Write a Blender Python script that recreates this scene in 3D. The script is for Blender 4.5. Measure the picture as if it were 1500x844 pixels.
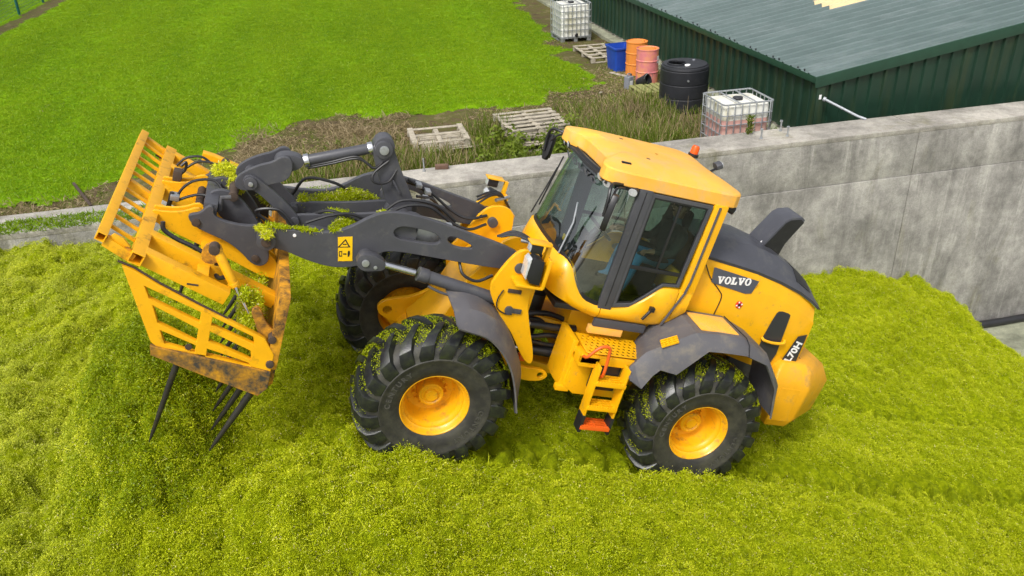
import bpy, bmesh, math, random
import numpy as np
from mathutils import Vector, Matrix, Euler
R = math.radians
random.seed(7); RNG = np.random.default_rng(7)
scene = bpy.context.scene
for o in list(bpy.data.objects): bpy.data.objects.remove(o, do_unlink=True)
C = scene.collection

# ------------------------------------------------------------------ camera
cam_d = bpy.data.cameras.new('camera'); cam = bpy.data.objects.new('camera', cam_d); C.objects.link(cam)
cam_d.sensor_width = 36.0; cam_d.lens = 30.0; cam_d.clip_end = 900; cam_d.clip_start = 0.05
cam.matrix_world = Matrix(((0.9688, 0.1402, -0.2048, 0), (-0.2467, 0.4481, -0.8592, 0), (-0.0285, 0.8829, 0.4687, 9.85), (0, 0, 0, 1)))
_r = cam.matrix_world.to_3x3().to_quaternion().normalized()
cam.matrix_world = Matrix.Translation((0, 0, 9.85)) @ _r.to_matrix().to_4x4()
scene.camera = cam

# ------------------------------------------------------------------ world, sun, exposure (bright overcast)
SUN_EL, SUN_AZ = R(55), R(220)          # azimuth clockwise from +Y: behind and to the left of the camera
w = bpy.data.worlds.new('World'); scene.world = w; w.use_nodes = True
nt = w.node_tree; nt.nodes.clear()
sky = nt.nodes.new('ShaderNodeTexSky'); sky.sky_type = 'NISHITA'; sky.sun_disc = False
sky.sun_elevation = SUN_EL; sky.sun_rotation = SUN_AZ; sky.air_density = 1.0; sky.dust_density = 6.0; sky.ozone_density = 1.0
hs = nt.nodes.new('ShaderNodeHueSaturation'); hs.inputs['Saturation'].default_value = 0.22
bg = nt.nodes.new('ShaderNodeBackground'); bg.inputs['Strength'].default_value = 0.15
wo = nt.nodes.new('ShaderNodeOutputWorld')
nt.links.new(sky.outputs[0], hs.inputs['Color']); nt.links.new(hs.outputs[0], bg.inputs['Color']); nt.links.new(bg.outputs[0], wo.inputs['Surface'])
sun_d = bpy.data.lights.new('sun', 'SUN'); sun = bpy.data.objects.new('sun', sun_d); C.objects.link(sun)
sun_d.energy = 1.5; sun_d.angle = R(12); sun_d.color = (1.0, 0.96, 0.90)
_d = Vector((math.sin(SUN_AZ) * math.cos(SUN_EL), math.cos(SUN_AZ) * math.cos(SUN_EL), math.sin(SUN_EL)))
sun.rotation_euler = _d.to_track_quat('Z', 'Y').to_euler(); sun.location = (-5, -5, 25)
scene.view_settings.view_transform = 'Standard'; scene.view_settings.look = 'None'
scene.view_settings.gamma = 1.0; scene.view_settings.use_curve_mapping = False
scene.view_settings.exposure = 0.38

# ------------------------------------------------------------------ materials
def new_mat(name):
    m = bpy.data.materials.new(name); m.use_nodes = True; t = m.node_tree; t.nodes.clear()
    out = t.nodes.new('ShaderNodeOutputMaterial'); return m, t, out
def noise(t, scale, detail=4, rough=.6, vec=None, stretch=None, dist=0.0):
    g = t.nodes.new('ShaderNodeNewGeometry') if vec is None else None
    src = g.outputs['Position'] if vec is None else vec
    if stretch:
        mp = t.nodes.new('ShaderNodeMapping'); mp.inputs['Scale'].default_value = stretch
        t.links.new(src, mp.inputs['Vector']); src = mp.outputs[0]
    n = t.nodes.new('ShaderNodeTexNoise'); n.inputs['Scale'].default_value = scale
    n.inputs['Detail'].default_value = detail; n.inputs['Roughness'].default_value = rough; n.inputs['Distortion'].default_value = dist
    t.links.new(src, n.inputs['Vector']); return n.outputs['Fac']
def ramp(t, fac, stops):
    r = t.nodes.new('ShaderNodeValToRGB'); e = r.color_ramp.elements
    while len(e) < len(stops): e.new(0.5)
    for k, (p, c) in enumerate(stops):
        e[k].position = p; e[k].color = (c, c, c, 1) if isinstance(c, (int, float)) else (*c, 1)
    t.links.new(fac, r.inputs[0]); return r.outputs[0]
def mix(t, fac, a, b, mode='MIX'):
    n = t.nodes.new('ShaderNodeMix'); n.data_type = 'RGBA'; n.blend_type = mode
    for sock, v in ((n.inputs[0], fac), (n.inputs[6], a), (n.inputs[7], b)):
        if hasattr(v, 'is_linked'): t.links.new(v, sock)
        elif isinstance(v, (int, float)): sock.default_value = v
        else: sock.default_value = (*v, 1)
    return n.outputs[2]
def sc(c, k): return tuple(min(1, x * k) for x in c)
def M(name, col, rough=.55, metal=0., var=.18, scale=5., dirt=None, damt=.35, dscale=9., bump=.0, bscale=60., coat=0., dstretch=None, spec=.5, rvar=.12):
    m, t, out = new_mat(name); p = t.nodes.new('ShaderNodeBsdfPrincipled'); t.links.new(p.outputs[0], out.inputs[0])
    f = noise(t, scale, 5)
    c = mix(t, ramp(t, f, [(.3, 0.), (.7, 1.)]), sc(col, 1 - var), sc(col, 1 + var))
    if dirt:
        d = noise(t, dscale, 8, .72, stretch=dstretch)
        c = mix(t, ramp(t, d, [(1 - damt - .12, 0.), (1 - damt + .10, 1.)]), c, dirt)
    t.links.new(c, p.inputs['Base Color'])
    rr = noise(t, scale * 3.1, 4)
    mr = t.nodes.new('ShaderNodeMapRange'); mr.inputs[3].default_value = max(.02, rough - rvar); mr.inputs[4].default_value = min(1, rough + rvar)
    t.links.new(rr, mr.inputs[0]); t.links.new(mr.outputs[0], p.inputs['Roughness'])
    p.inputs['Metallic'].default_value = metal; p.inputs['Coat Weight'].default_value = coat; p.inputs['Specular IOR Level'].default_value = spec
    if bump:
        b = t.nodes.new('ShaderNodeBump'); b.inputs['Strength'].default_value = bump; b.inputs['Distance'].default_value = .02
        t.links.new(noise(t, bscale, 6), b.inputs['Height']); t.links.new(b.outputs[0], p.inputs['Normal'])
    return m
YEL = (.83, .410, .004)
MT = {}
MT['yellow'] = M('machine_yellow_paint', YEL, .34, var=.06, dirt=(.33, .20, .06), damt=.30, dscale=11, coat=.25, bump=.03, bscale=14)
MT['yellow_roof'] = M('dusty_yellow_paint', (.86, .43, .055), .5, var=.07, scale=3, dirt=(.68, .41, .14), damt=.40, dscale=4.5, bump=.02)
MT['yellow_fork'] = M('worn_yellow_paint', (.82, .405, .005), .42, var=.08, dirt=(.16, .075, .02), damt=.33, dscale=6.5, bump=.08, bscale=30)
MT['yellow_rust'] = M('rusted_yellow_paint', (.66, .30, .012), .6, var=.15, dirt=(.075, .04, .018), damt=.47, dscale=7, bump=.2, bscale=40)
MT['yellow_rim'] = M('wheel_yellow_paint', (.80, .385, .004), .40, var=.08, dirt=(.26, .14, .035), damt=.36, dscale=10, coat=.2)
MT['yellow_weight'] = M('scuffed_yellow_paint', (.80, .38, .010), .45, var=.08, dirt=(.42, .25, .07), damt=.36, dscale=5, bump=.04, bscale=25)
MT['grey'] = M('machine_grey_paint', (.062, .063, .073), .45, var=.12, dirt=(.105, .104, .098), damt=.34, dscale=7, bump=.04, bscale=30)
MT['grey_plastic'] = M('grey_fender_plastic', (.095, .092, .100), .5, var=.12, scale=3, dirt=(.17, .15, .12), damt=.38, dscale=5, bump=.05, bscale=70)
MT['hood_grey'] = M('dark_hood_paint', (.060, .062, .075), .38, var=.1, dirt=(.11, .11, .105), damt=.33, dscale=4)
MT['black'] = M('black_plastic', (.014, .014, .016), .42, var=.25, dirt=(.04, .04, .035), damt=.3)
MT['hose'] = M('black_hose_rubber', (.018, .018, .02), .4, var=.2, dirt=(.05, .05, .04), damt=.3, dscale=20)
MT['rubber'] = M('tyre_rubber', (.013, .014, .016), .34, var=.25, scale=6, dirt=(.035, .042, .02), damt=.42, dscale=12, bump=.12, bscale=60)
MT['sidewall'] = M('tyre_sidewall_rubber', (.022, .021, .019), .6, var=.2, scale=5, dirt=(.052, .050, .036), damt=.46, dscale=7, bump=.06, bscale=60)
MT['sidewall_mark'] = M('worn_sidewall_lettering', (.060, .058, .048), .7, var=.2)
MT['chrome'] = M('chromed_rod', (.72, .73, .76), .18, metal=1., var=.05)
MT['steel'] = M('galvanised_steel', (.42, .44, .46), .42, metal=.7, var=.15, scale=14, dirt=(.25, .22, .18), damt=.3)
MT['prop'] = M('dull_galvanised_pipe', (.33, .35, .38), .5, metal=.2, var=.12)
MT['rust'] = M('rusty_steel', (.062, .042, .030), .75, var=.35, scale=18, dirt=(.05, .03, .02), damt=.45, bump=.2)
MT['gate_worn'] = M('worn_gate_edge', (.50, .235, .010), .55, var=.25, dirt=(.045, .040, .034), damt=.50, dscale=5.5, bump=.2, bscale=40)
MT['tine'] = M('worn_tine_steel', (.035, .032, .028), .48, metal=.4, var=.3, dirt=(.09, .07, .02), damt=.34, dscale=14)
MT['orange'] = M('orange_paint', (.75, .115, .012), .4, var=.1, dirt=(.25, .12, .05), damt=.33, dscale=16)
MT['beacon'] = M('orange_beacon_plastic', (.80, .10, .008), .2, var=.05)
MT['lamp'] = M('lamp_lens', (.62, .64, .66), .12, metal=.35, var=.15, scale=60)
MT['white_mark'] = M('white_lettering', (.78, .78, .78), .5, var=.03)
MT['decal_grey'] = M('grey_decal', (.075, .08, .105), .4, var=.05)
MT['decal_dark'] = M('dark_decal', (.03, .03, .035), .4, var=.05)
MT['decal_yellow'] = M('yellow_warning_decal', (.86, .52, .005), .4, var=.03)
MT['red_mark'] = M('red_decal', (.62, .03, .012), .4, var=.05)
MT['seat'] = M('dark_seat_cloth', (.022, .022, .025), .8, var=.3)
MT['skin'] = M('skin', (.46, .25, .16), .55, var=.08); MT['hair'] = M('brown_hair', (.05, .03, .018), .7, var=.3)
MT['jeans'] = M('blue_denim', (.035, .15, .30), .8, var=.2, scale=14); MT['jacket'] = M('dark_jacket', (.02, .026, .024), .8, var=.25)
MT['hoodie'] = M('grey_hoodie', (.16, .20, .23), .8, var=.2)
MT['wood'] = M('weathered_pallet_wood', (.36, .32, .25), .85, var=.3, scale=7, dirt=(.17, .16, .10), damt=.38, dscale=5, bump=.3, bscale=40)
MT['wood_green'] = M('mossy_pallet_wood', (.27, .27, .10), .85, var=.3, scale=9, dirt=(.14, .15, .03), damt=.42, bump=.3, bscale=40)
MT['blue'] = M('blue_bin_plastic', (.010, .055, .36), .45, var=.15, dirt=(.02, .05, .16), damt=.3)
MT['tank'] = M('black_tank_plastic', (.014, .015, .019), .5, var=.2, dirt=(.06, .06, .06), damt=.3, dscale=6)
MT['ibc'] = M('white_tank_plastic', (.68, .68, .62), .45, var=.06, dirt=(.45, .42, .25), damt=.40, dscale=3.5, dstretch=(1, 1, .35))
MT['pink'] = M('pink_stained_plastic', (.60, .33, .29), .5, var=.12, scale=4, dirt=(.50, .38, .28), damt=.38, dscale=5)
MT['drum_orange'] = M('orange_drum_plastic', (.66, .22, .035), .5, var=.12, dirt=(.45, .17, .05), damt=.35, dscale=5)
MT['drum_pink'] = M('faded_pink_drum_paint', (.62, .19, .20), .55, var=.15, scale=3, dirt=(.66, .30, .08), damt=.44, dscale=3)
MT['jerry'] = M('grey_can_plastic', (.19, .20, .23), .5, var=.1)
MT['shed_wall'] = M('dark_green_cladding', (.010, .034, .020), .42, var=.16, scale=1.5, dirt=(.035, .05, .02), damt=.37, dscale=2.2, dstretch=(1, 1, .12))
MT['shed_trim'] = M('green_flashing', (.014, .050, .030), .42, var=.1, dirt=(.03, .06, .04), damt=.3)
MT['shed_roof'] = M('faded_green_roof_sheet', (.100, .140, .136), .46, var=.10, scale=1.2, dirt=(.16, .20, .20), damt=.38, dscale=2.2, dstretch=(.2, 1, 1))
MT['rooflight'] = M('yellowed_roof_light', (.66, .52, .30), .5, var=.08)
MT['green_post'] = M('green_fence_paint', (.008, .10, .085), .45, var=.1)
MT['brick'] = M('old_brick', (.13, .075, .05), .9, var=.3, bump=.3)
# glass: tinted, with Fresnel reflection
def glass(name, tint, rough=.02, ior=1.55):
    m, t, out = new_mat(name); a = t.nodes.new('ShaderNodeBsdfTransparent'); a.inputs[0].default_value = (*tint, 1)
    g = t.nodes.new('ShaderNodeBsdfGlossy'); g.inputs['Roughness'].default_value = rough
    fr = t.nodes.new('ShaderNodeFresnel'); fr.inputs[0].default_value = ior
    mx = t.nodes.new('ShaderNodeMixShader'); gb = t.nodes.new('ShaderNodeNewGeometry'); sb = t.nodes.new('ShaderNodeMath'); sb.operation = 'SUBTRACT'; sb.use_clamp = True; t.links.new(fr.outputs[0], sb.inputs[0]); t.links.new(gb.outputs['Backfacing'], sb.inputs[1])
    t.links.new(sb.outputs[0], mx.inputs[0]); t.links.new(a.outputs[0], mx.inputs[1]); t.links.new(g.outputs[0], mx.inputs[2])
    t.links.new(mx.outputs[0], out.inputs[0]); return m
MT['glass'] = glass('tinted_cab_glass', (.62, .73, .69)); MT['screen'] = glass('windscreen_glass', (.76, .84, .83), .03, 2.7); MT['mirror'] = M('mirror_glass', (.5, .52, .55), .05, metal=1., var=.02)
# concrete
def concrete(name, base, streak=True):
    m, t, out = new_mat(name); p = t.nodes.new('ShaderNodeBsdfPrincipled'); t.links.new(p.outputs[0], out.inputs[0])
    c = mix(t, ramp(t, noise(t, .9, 8, .7), [(.33, 0.), (.66, 1.)]), sc(base, .50), sc(base, 1.30))
    c = mix(t, ramp(t, noise(t, 34, 5, .75), [(.3, 0.), (.75, 1.)]), c, sc(base, 1.02), 'MIX') if False else c
    if streak:
        s = ramp(t, noise(t, 1.9, 7, .72, stretch=(1.0, .4, .13), dist=.8), [(.50, 0.), (.74, .75)])
        c = mix(t, s, c, sc(base, .36))
        s2 = ramp(t, noise(t, 3.4, 6, .7, stretch=(1.3, .4, .10), dist=.5), [(.55, 0.), (.74, .60)])
        c = mix(t, s2, c, sc(base, 1.75))
    al = ramp(t, noise(t, 1.15, 6, .7, stretch=(1, 1, .30), dist=.6), [(.56, 0.), (.74, .6)])
    c = mix(t, al, c, (.16, .15, .05))
    c = mix(t, 1.0, c, ramp(t, noise(t, 4.2, 9, .78), [(.32, .74), (.52, 1.0), (.72, 1.26)]), 'MULTIPLY')
    fine = ramp(t, noise(t, 55, 4, .8), [(.28, .72), (.72, 1.18)])
    c = mix(t, 1.0, c, fine, 'MULTIPLY')
    t.links.new(c, p.inputs['Base Color']); p.inputs['Roughness'].default_value = .88
    b = t.nodes.new('ShaderNodeBump'); b.inputs['Strength'].default_value = .7; b.inputs['Distance'].default_value = .03
    t.links.new(noise(t, 22, 8, .75), b.inputs['Height']); t.links.new(b.outputs[0], p.inputs['Normal']); return m
MT['concrete'] = concrete('stained_concrete', (.36, .345, .318)); MT['concrete_top'] = concrete('pale_concrete_cap', (.40, .375, .33), False)
MT['floor'] = concrete('algae_concrete_floor', (.30, .31, .22), False)
# earth and lawn sheets
def ground_mat(name, stops, scale, bscale=40, bump=.6, stripes=None):
    m, t, out = new_mat(name); p = t.nodes.new('ShaderNodeBsdfPrincipled'); t.links.new(p.outputs[0], out.inputs[0])
    a = noise(t, scale, 10, .75); c = ramp(t, a, stops)
    v = ramp(t, noise(t, scale * .11, 4), [(.3, .82), (.7, 1.15)]); c = mix(t, 1., c, v, 'MULTIPLY')
    if stripes:
        w_ = ramp(t, noise(t, .55, 3, .5, stretch=(1.0, .10, 1)), [(.38, .80), (.62, 1.16)]); c = mix(t, 1., c, w_, 'MULTIPLY')
        yel = ramp(t, noise(t, .5, 6, .7), [(.56, 0.), (.76, .55)]); c = mix(t, yel, c, (.20, .26, .01))
    t.links.new(c, p.inputs['Base Color']); p.inputs['Roughness'].default_value = .95; p.inputs['Specular IOR Level'].default_value = .1
    b = t.nodes.new('ShaderNodeBump'); b.inputs['Strength'].default_value = bump; b.inputs['Distance'].default_value = .04
    t.links.new(noise(t, bscale, 8, .8), b.inputs['Height']); t.links.new(b.outputs[0], p.inputs['Normal']); return m
MT['earth'] = ground_mat('bare_weedy_earth', [(.30, (.045, .034, .018)), (.44, (.115, .085, .048)), (.53, (.085, .090, .022)), (.62, (.17, .135, .075)), (.70, (.10, .115, .025)), (.8, (.26, .21, .13))], 2.6)
MT['lawn'] = ground_mat('mown_lawn', [(.30, (.075, .160, .002)), (.5, (.120, .235, .002)), (.7, (.175, .30, .004))], 3.0, 30, .4, stripes=True)
# blades: thin two-sided leaf material, varied per clump and over the ground
def leaf(name, dark, mid, light, dry=None, dryamt=.1, patch=.35, trans=.3, pstretch=None):
    m, t, out = new_mat(name)
    oi = t.nodes.new('ShaderNodeObjectInfo'); at = t.nodes.new('ShaderNodeAttribute'); at.attribute_name = 'tone'
    mm = t.nodes.new('ShaderNodeMath'); mm.operation = 'MULTIPLY_ADD'; mm.inputs[1].default_value = .30
    t.links.new(oi.outputs['Random'], mm.inputs[0])
    m2 = t.nodes.new('ShaderNodeMath'); m2.operation = 'MULTIPLY_ADD'; m2.inputs[1].default_value = .38; t.links.new(at.outputs['Fac'], m2.inputs[0])
    m3 = t.nodes.new('ShaderNodeMath'); m3.operation = 'MULTIPLY'; m3.inputs[1].default_value = patch
    t.links.new(noise(t, .7, 5, .65, stretch=pstretch), m3.inputs[0]); t.links.new(m3.outputs[0], m2.inputs[2]); t.links.new(m2.outputs[0], mm.inputs[2])
    c = ramp(t, mm.outputs[0], [(.12, dark), (.48, mid), (.88, light)])
    if dry:
        k = t.nodes.new('ShaderNodeMath'); k.operation = 'GREATER_THAN'; k.inputs[1].default_value = 1 - dryamt; t.links.new(at.outputs['Fac'], k.inputs[0])
        c = mix(t, k.outputs[0], c, dry)
    if dry and 'chopped' in name:      # the older surface on the plateau has dried paler
        gp = t.nodes.new('ShaderNodeNewGeometry'); sx_ = t.nodes.new('ShaderNodeSeparateXYZ'); t.links.new(gp.outputs['Position'], sx_.inputs[0])
        mr = t.nodes.new('ShaderNodeMapRange'); mr.inputs[1].default_value = -1.6; mr.inputs[2].default_value = -3.6; mr.inputs[3].default_value = 0; mr.inputs[4].default_value = .9; t.links.new(sx_.outputs[0], mr.inputs[0])
        mu = t.nodes.new('ShaderNodeMath'); mu.operation = 'MULTIPLY'; t.links.new(mr.outputs[0], mu.inputs[0]); t.links.new(ramp(t, noise(t, 1.1, 5, .7), [(.35, .1), (.65, .85)]), mu.inputs[1])
        c = mix(t, mu.outputs[0], c, mix(t, .5, c, (.62, .64, .16)))
    d = t.nodes.new('ShaderNodeBsdfDiffuse'); t.links.new(c, d.inputs[0]); tr = t.nodes.new('ShaderNodeBsdfTranslucent'); t.links.new(c, tr.inputs[0])
    g = t.nodes.new('ShaderNodeBsdfGlossy'); g.inputs['Roughness'].default_value = .45
    mx = t.nodes.new('ShaderNodeMixShader'); mx.inputs[0].default_value = trans; t.links.new(d.outputs[0], mx.inputs[1]); t.links.new(tr.outputs[0], mx.inputs[2])
    m4 = t.nodes.new('ShaderNodeMixShader'); m4.inputs[0].default_value = .018; t.links.new(mx.outputs[0], m4.inputs[1]); t.links.new(g.outputs[0], m4.inputs[2])
    t.links.new(m4.outputs[0], out.inputs[0]); return m
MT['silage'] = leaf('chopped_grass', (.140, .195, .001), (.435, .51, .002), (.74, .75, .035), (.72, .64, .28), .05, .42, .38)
MT['silage_shaded'] = leaf('shaded_chopped_grass', (.085, .135, .001), (.255, .340, .002), (.48, .55, .014), None, 0, .40, .38)  # darker green paints in the shade and blur of the falling mass
MT['silage_soil'] = ground_mat('chopped_grass_bed', [(.3, (.11, .155, .001)), (.5, (.27, .335, .002)), (.72, (.47, .52, .008))], 14, 70, 1.0)  # bed coloured darker so gaps between blades read as shaded crevices
MT['turf'] = leaf('lawn_blades', (.060, .140, .001), (.125, .245, .002), (.24, .35, .005), None, 0, .85, .3, (1.0, .16, 1))
MT['weed'] = leaf('weed_leaves', (.045, .090, .006), (.115, .175, .012), (.22, .26, .04), (.38, .30, .15), .25, .5)
MT['straw'] = leaf('dry_grass', (.14, .11, .05), (.28, .22, .12), (.42, .34, .2), None, 0, .5)

# ------------------------------------------------------------------ mesh helpers
def link(me, name, mat, parent=None, loc=None):
    me.name = name
    if mat is not None and not me.materials: me.materials.append(MT[mat] if isinstance(mat, str) else mat)
    o = bpy.data.objects.new(name, me); C.objects.link(o)
    if parent is not None: o.parent = parent
    if loc is not None: o.location = loc
    return o
class MB:
    def __init__(s): s.v = []; s.f = []
    def add(s, vs, fs):
        n = len(s.v); s.v += [tuple(p) for p in vs]; s.f += [tuple(i + n for i in f) for f in fs]; return s
    def bx(s, x0, x1, y0, y1, z0, z1, M4=None):
        vs = [Vector((x, y, z)) for x in (x0, x1) for y in (y0, y1) for z in (z0, z1)]
        if M4 is not None: vs = [M4 @ p for p in vs]
        return s.add(vs, [(0, 1, 3, 2), (4, 6, 7, 5), (0, 4, 5, 1), (2, 3, 7, 6), (0, 2, 6, 4), (1, 5, 7, 3)])
    def bar(s, a, b, wd, ht, upv=(0, 0, 1)):       # rectangular bar from a to b
        a = Vector(a); b = Vector(b); d = (b - a); L = d.length; d.normalize(); u = Vector(upv); sd = d.cross(u)
        if sd.length < 1e-4: sd = d.cross(Vector((1, 0, 0)))
        sd.normalize(); u = sd.cross(d)
        M4 = Matrix((( d.x, sd.x, u.x, a.x), (d.y, sd.y, u.y, a.y), (d.z, sd.z, u.z, a.z), (0, 0, 0, 1)))
        return s.bx(0, L, -wd / 2, wd / 2, -ht / 2, ht / 2, M4)
    def tube(s, pts, r, n=10, caps=True, open_end=False):
        pts = [Vector(p) for p in pts]; rs = r if isinstance(r, (list, tuple)) else [r] * len(pts)
        t0 = (pts[1] - pts[0]).normalized(); u = t0.orthogonal().normalized(); rings = []
        for i, p in enumerate(pts):
            t = ((pts[i + 1] - p) if i == 0 else (p - pts[i - 1]) if i == len(pts) - 1 else (pts[i + 1] - p).normalized() + (p - pts[i - 1]).normalized())
            t.normalize(); u = (u - t * u.dot(t)).normalized(); b = t.cross(u)
            rings.append([p + (u * math.cos(2 * math.pi * k / n) + b * math.sin(2 * math.pi * k / n)) * rs[i] for k in range(n)])
        vs = [q for rg in rings for q in rg]; fs = []
        for i in range(len(pts) - 1):
            for k in range(n): fs.append((i * n + k, i * n + (k + 1) % n, (i + 1) * n + (k + 1) % n, (i + 1) * n + k))
        if caps: fs.append(tuple(range(n))[::-1]); fs.append(tuple((len(pts) - 1) * n + k for k in range(n)))
        return s.add(vs, fs)
    def cyl(s, a, b, r, n=20): return s.tube([a, b], r, n)
    def prism(s, poly, axis, a, b):                 # polygon (2D) extruded along axis between a and b
        def P(u, v, w_): return {'y': (u, w_, v), 'x': (w_, u, v), 'z': (u, v, w_)}[axis]
        n = len(poly); vs = [P(*p, a) for p in poly] + [P(*p, b) for p in poly]
        return s.add(vs, [tuple(range(n)), tuple(range(2 * n - 1, n - 1, -1))] + [(i, n + i, n + (i + 1) % n, (i + 1) % n) for i in range(n)])
    def lathe(s, prof, n=32, axis='z', c=(0, 0, 0), closed=False):   # prof: (radius, along-axis)
        vs = []; fs = []; m = len(prof)
        for k in range(n):
            a = 2 * math.pi * k / n
            for r, h in prof:
                x, y = r * math.cos(a), r * math.sin(a)
                q = {'z': (x, y, h), 'y': (x, h, y), 'x': (h, x, y)}[axis]; vs.append((q[0] + c[0], q[1] + c[1], q[2] + c[2]))
        for k in range(n):
            for i in range(m - 1 if not closed else m): fs.append((k * m + i, k * m + (i + 1) % m, ((k + 1) % n) * m + (i + 1) % m, ((k + 1) % n) * m + i))
        return s.add(vs, fs)
    def loft(s, rows, close=False):
        m = len(rows[0]); vs = [p for r in rows for p in r]; fs = []
        for i in range(len(rows) - 1):
            for k in range(m if close else m - 1): fs.append((i * m + k, i * m + (k + 1) % m, (i + 1) * m + (k + 1) % m, (i + 1) * m + k))
        return s.add(vs, fs)
    def mesh(s, bevel=0., ang=38, solid=0., seg=2):
        me = bpy.data.meshes.new('m'); bm = bmesh.new(); vs = [bm.verts.new(p) for p in s.v]
        for f in s.f:
            try: bm.faces.new([vs[i] for i in f])
            except ValueError: pass
        bmesh.ops.remove_doubles(bm, verts=bm.verts, dist=1e-5)
        bmesh.ops.recalc_face_normals(bm, faces=bm.faces)
        if solid:
            bmesh.ops.solidify(bm, geom=bm.faces[:], thickness=solid); bmesh.ops.recalc_face_normals(bm, faces=bm.faces)
        if bevel:
            es = [e for e in bm.edges if len(e.link_faces) == 2 and e.calc_face_angle(0) > .5]
            if es: bmesh.ops.bevel(bm, geom=es, offset=bevel, segments=seg, profile=.65, affect='EDGES', clamp_overlap=True)
        bm.to_mesh(me); bm.free()
        if ang: me.polygons.foreach_set('use_smooth', [True] * len(me.polygons)); me.set_sharp_from_angle(angle=R(ang))
        return me
    def build(s, name, mat, parent=None, bevel=0., ang=38, loc=None, solid=0., seg=2):
        return link(s.mesh(bevel, ang, solid, seg), name, mat, parent, loc)
def chaikin(p, n=2, closed=True):
    p = [tuple(q) for q in p]
    for _ in range(n):
        o = []; L = len(p)
        for i in range(L if closed else L - 1):
            a, b = p[i], p[(i + 1) % L]
            o.append(tuple(.75 * x + .25 * y for x, y in zip(a, b))); o.append(tuple(.25 * x + .75 * y for x, y in zip(a, b)))
        if not closed: o = [p[0]] + o + [p[-1]]
        p = o
    return p
def spline(pts, n=6):                                # Catmull-Rom through points
    P = [Vector(p) for p in pts]; P = [2 * P[0] - P[1]] + P + [2 * P[-1] - P[-2]]; o = []
    for i in range(1, len(P) - 2):
        for k in range(n):
            t = k / n; a, b, c, d = P[i - 1:i + 3]
            o.append(.5 * ((2 * b) + (c - a) * t + (2 * a - 5 * b + 4 * c - d) * t * t + (3 * b - a - 3 * c + d) * t ** 3))
    return o + [P[-2]]
def curve_mesh(loops, thick, bevel=.004):            # filled 2D outline with holes -> mesh in local XY, thickness along Z
    cu = bpy.data.curves.new('c', 'CURVE'); cu.dimensions = '2D'; cu.fill_mode = 'BOTH'; cu.extrude = max(0, thick / 2 - bevel); cu.bevel_depth = bevel; cu.bevel_resolution = 1; cu.offset = -bevel
    for lp in loops:
        sp = cu.splines.new('POLY'); sp.points.add(len(lp) - 1); sp.use_cyclic_u = True
        for q, p in zip(sp.points, lp): q.co = (p[0], p[1], 0, 1)
    ob = bpy.data.objects.new('c', cu); me = bpy.data.meshes.new_from_object(ob)
    bpy.data.objects.remove(ob); bpy.data.curves.remove(cu); return me
def plate(name, loops, yc, thick, mat, parent, bevel=.004, loc=None):   # outline in (x, z), normal along y
    me = curve_mesh(loops, thick, bevel); me.transform(Matrix(((1, 0, 0, 0), (0, 0, -1, yc), (0, 1, 0, 0), (0, 0, 0, 1))))
    me.polygons.foreach_set('use_smooth', [True] * len(me.polygons)); me.set_sharp_from_angle(angle=R(35)); me.update()
    return link(me, name, mat, parent, loc)
def text_mesh(txt, size, depth=.002, bold=0.0, shear=0., spacing=1.):
    cu = bpy.data.curves.new('t', 'FONT'); cu.body = txt; cu.size = size; cu.extrude = depth; cu.offset = bold; cu.shear = shear; cu.space_character = spacing
    cu.align_x = 'CENTER'; cu.align_y = 'CENTER'; ob = bpy.data.objects.new('t', cu); me = bpy.data.meshes.new_from_object(ob)
    bpy.data.objects.remove(ob); bpy.data.curves.remove(cu); return me
def circ(cx, cz, r, n=20): return [(cx + r * math.cos(2 * math.pi * k / n), cz + r * math.sin(2 * math.pi * k / n)) for k in range(n)]
def tag(o, label=None, cat=None, group=None, kind=None):
    if label: o['label'] = label
    if cat: o['category'] = cat
    if group: o['group'] = group
    if kind: o['kind'] = kind
    return o
def empty(name, loc=(0, 0, 0), rz=0.):
    o = bpy.data.objects.new(name, None); C.objects.link(o); o.location = loc; o.rotation_euler = (0, 0, rz); o.empty_display_size = .1; return o
# smooth value noise on arrays
_LAT = RNG.random((256, 256))
def vnoise(x, y):
    xi = np.floor(x).astype(int); yi = np.floor(y).astype(int); fx = x - xi; fy = y - yi
    fx = fx * fx * (3 - 2 * fx); fy = fy * fy * (3 - 2 * fy); L = lambda a, b: _LAT[a & 255, b & 255]
    return (L(xi, yi) * (1 - fx) + L(xi + 1, yi) * fx) * (1 - fy) + (L(xi, yi + 1) * (1 - fx) + L(xi + 1, yi + 1) * fx) * fy - .5
def fbm(x, y, o=4, g=.5):
    s = 0; a = 1.; k = 1.
    for i in range(o): s = s + a * vnoise(x * k + 17.3 * i, y * k + 9.1 * i); a *= g; k *= 2.03
    return s
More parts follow.
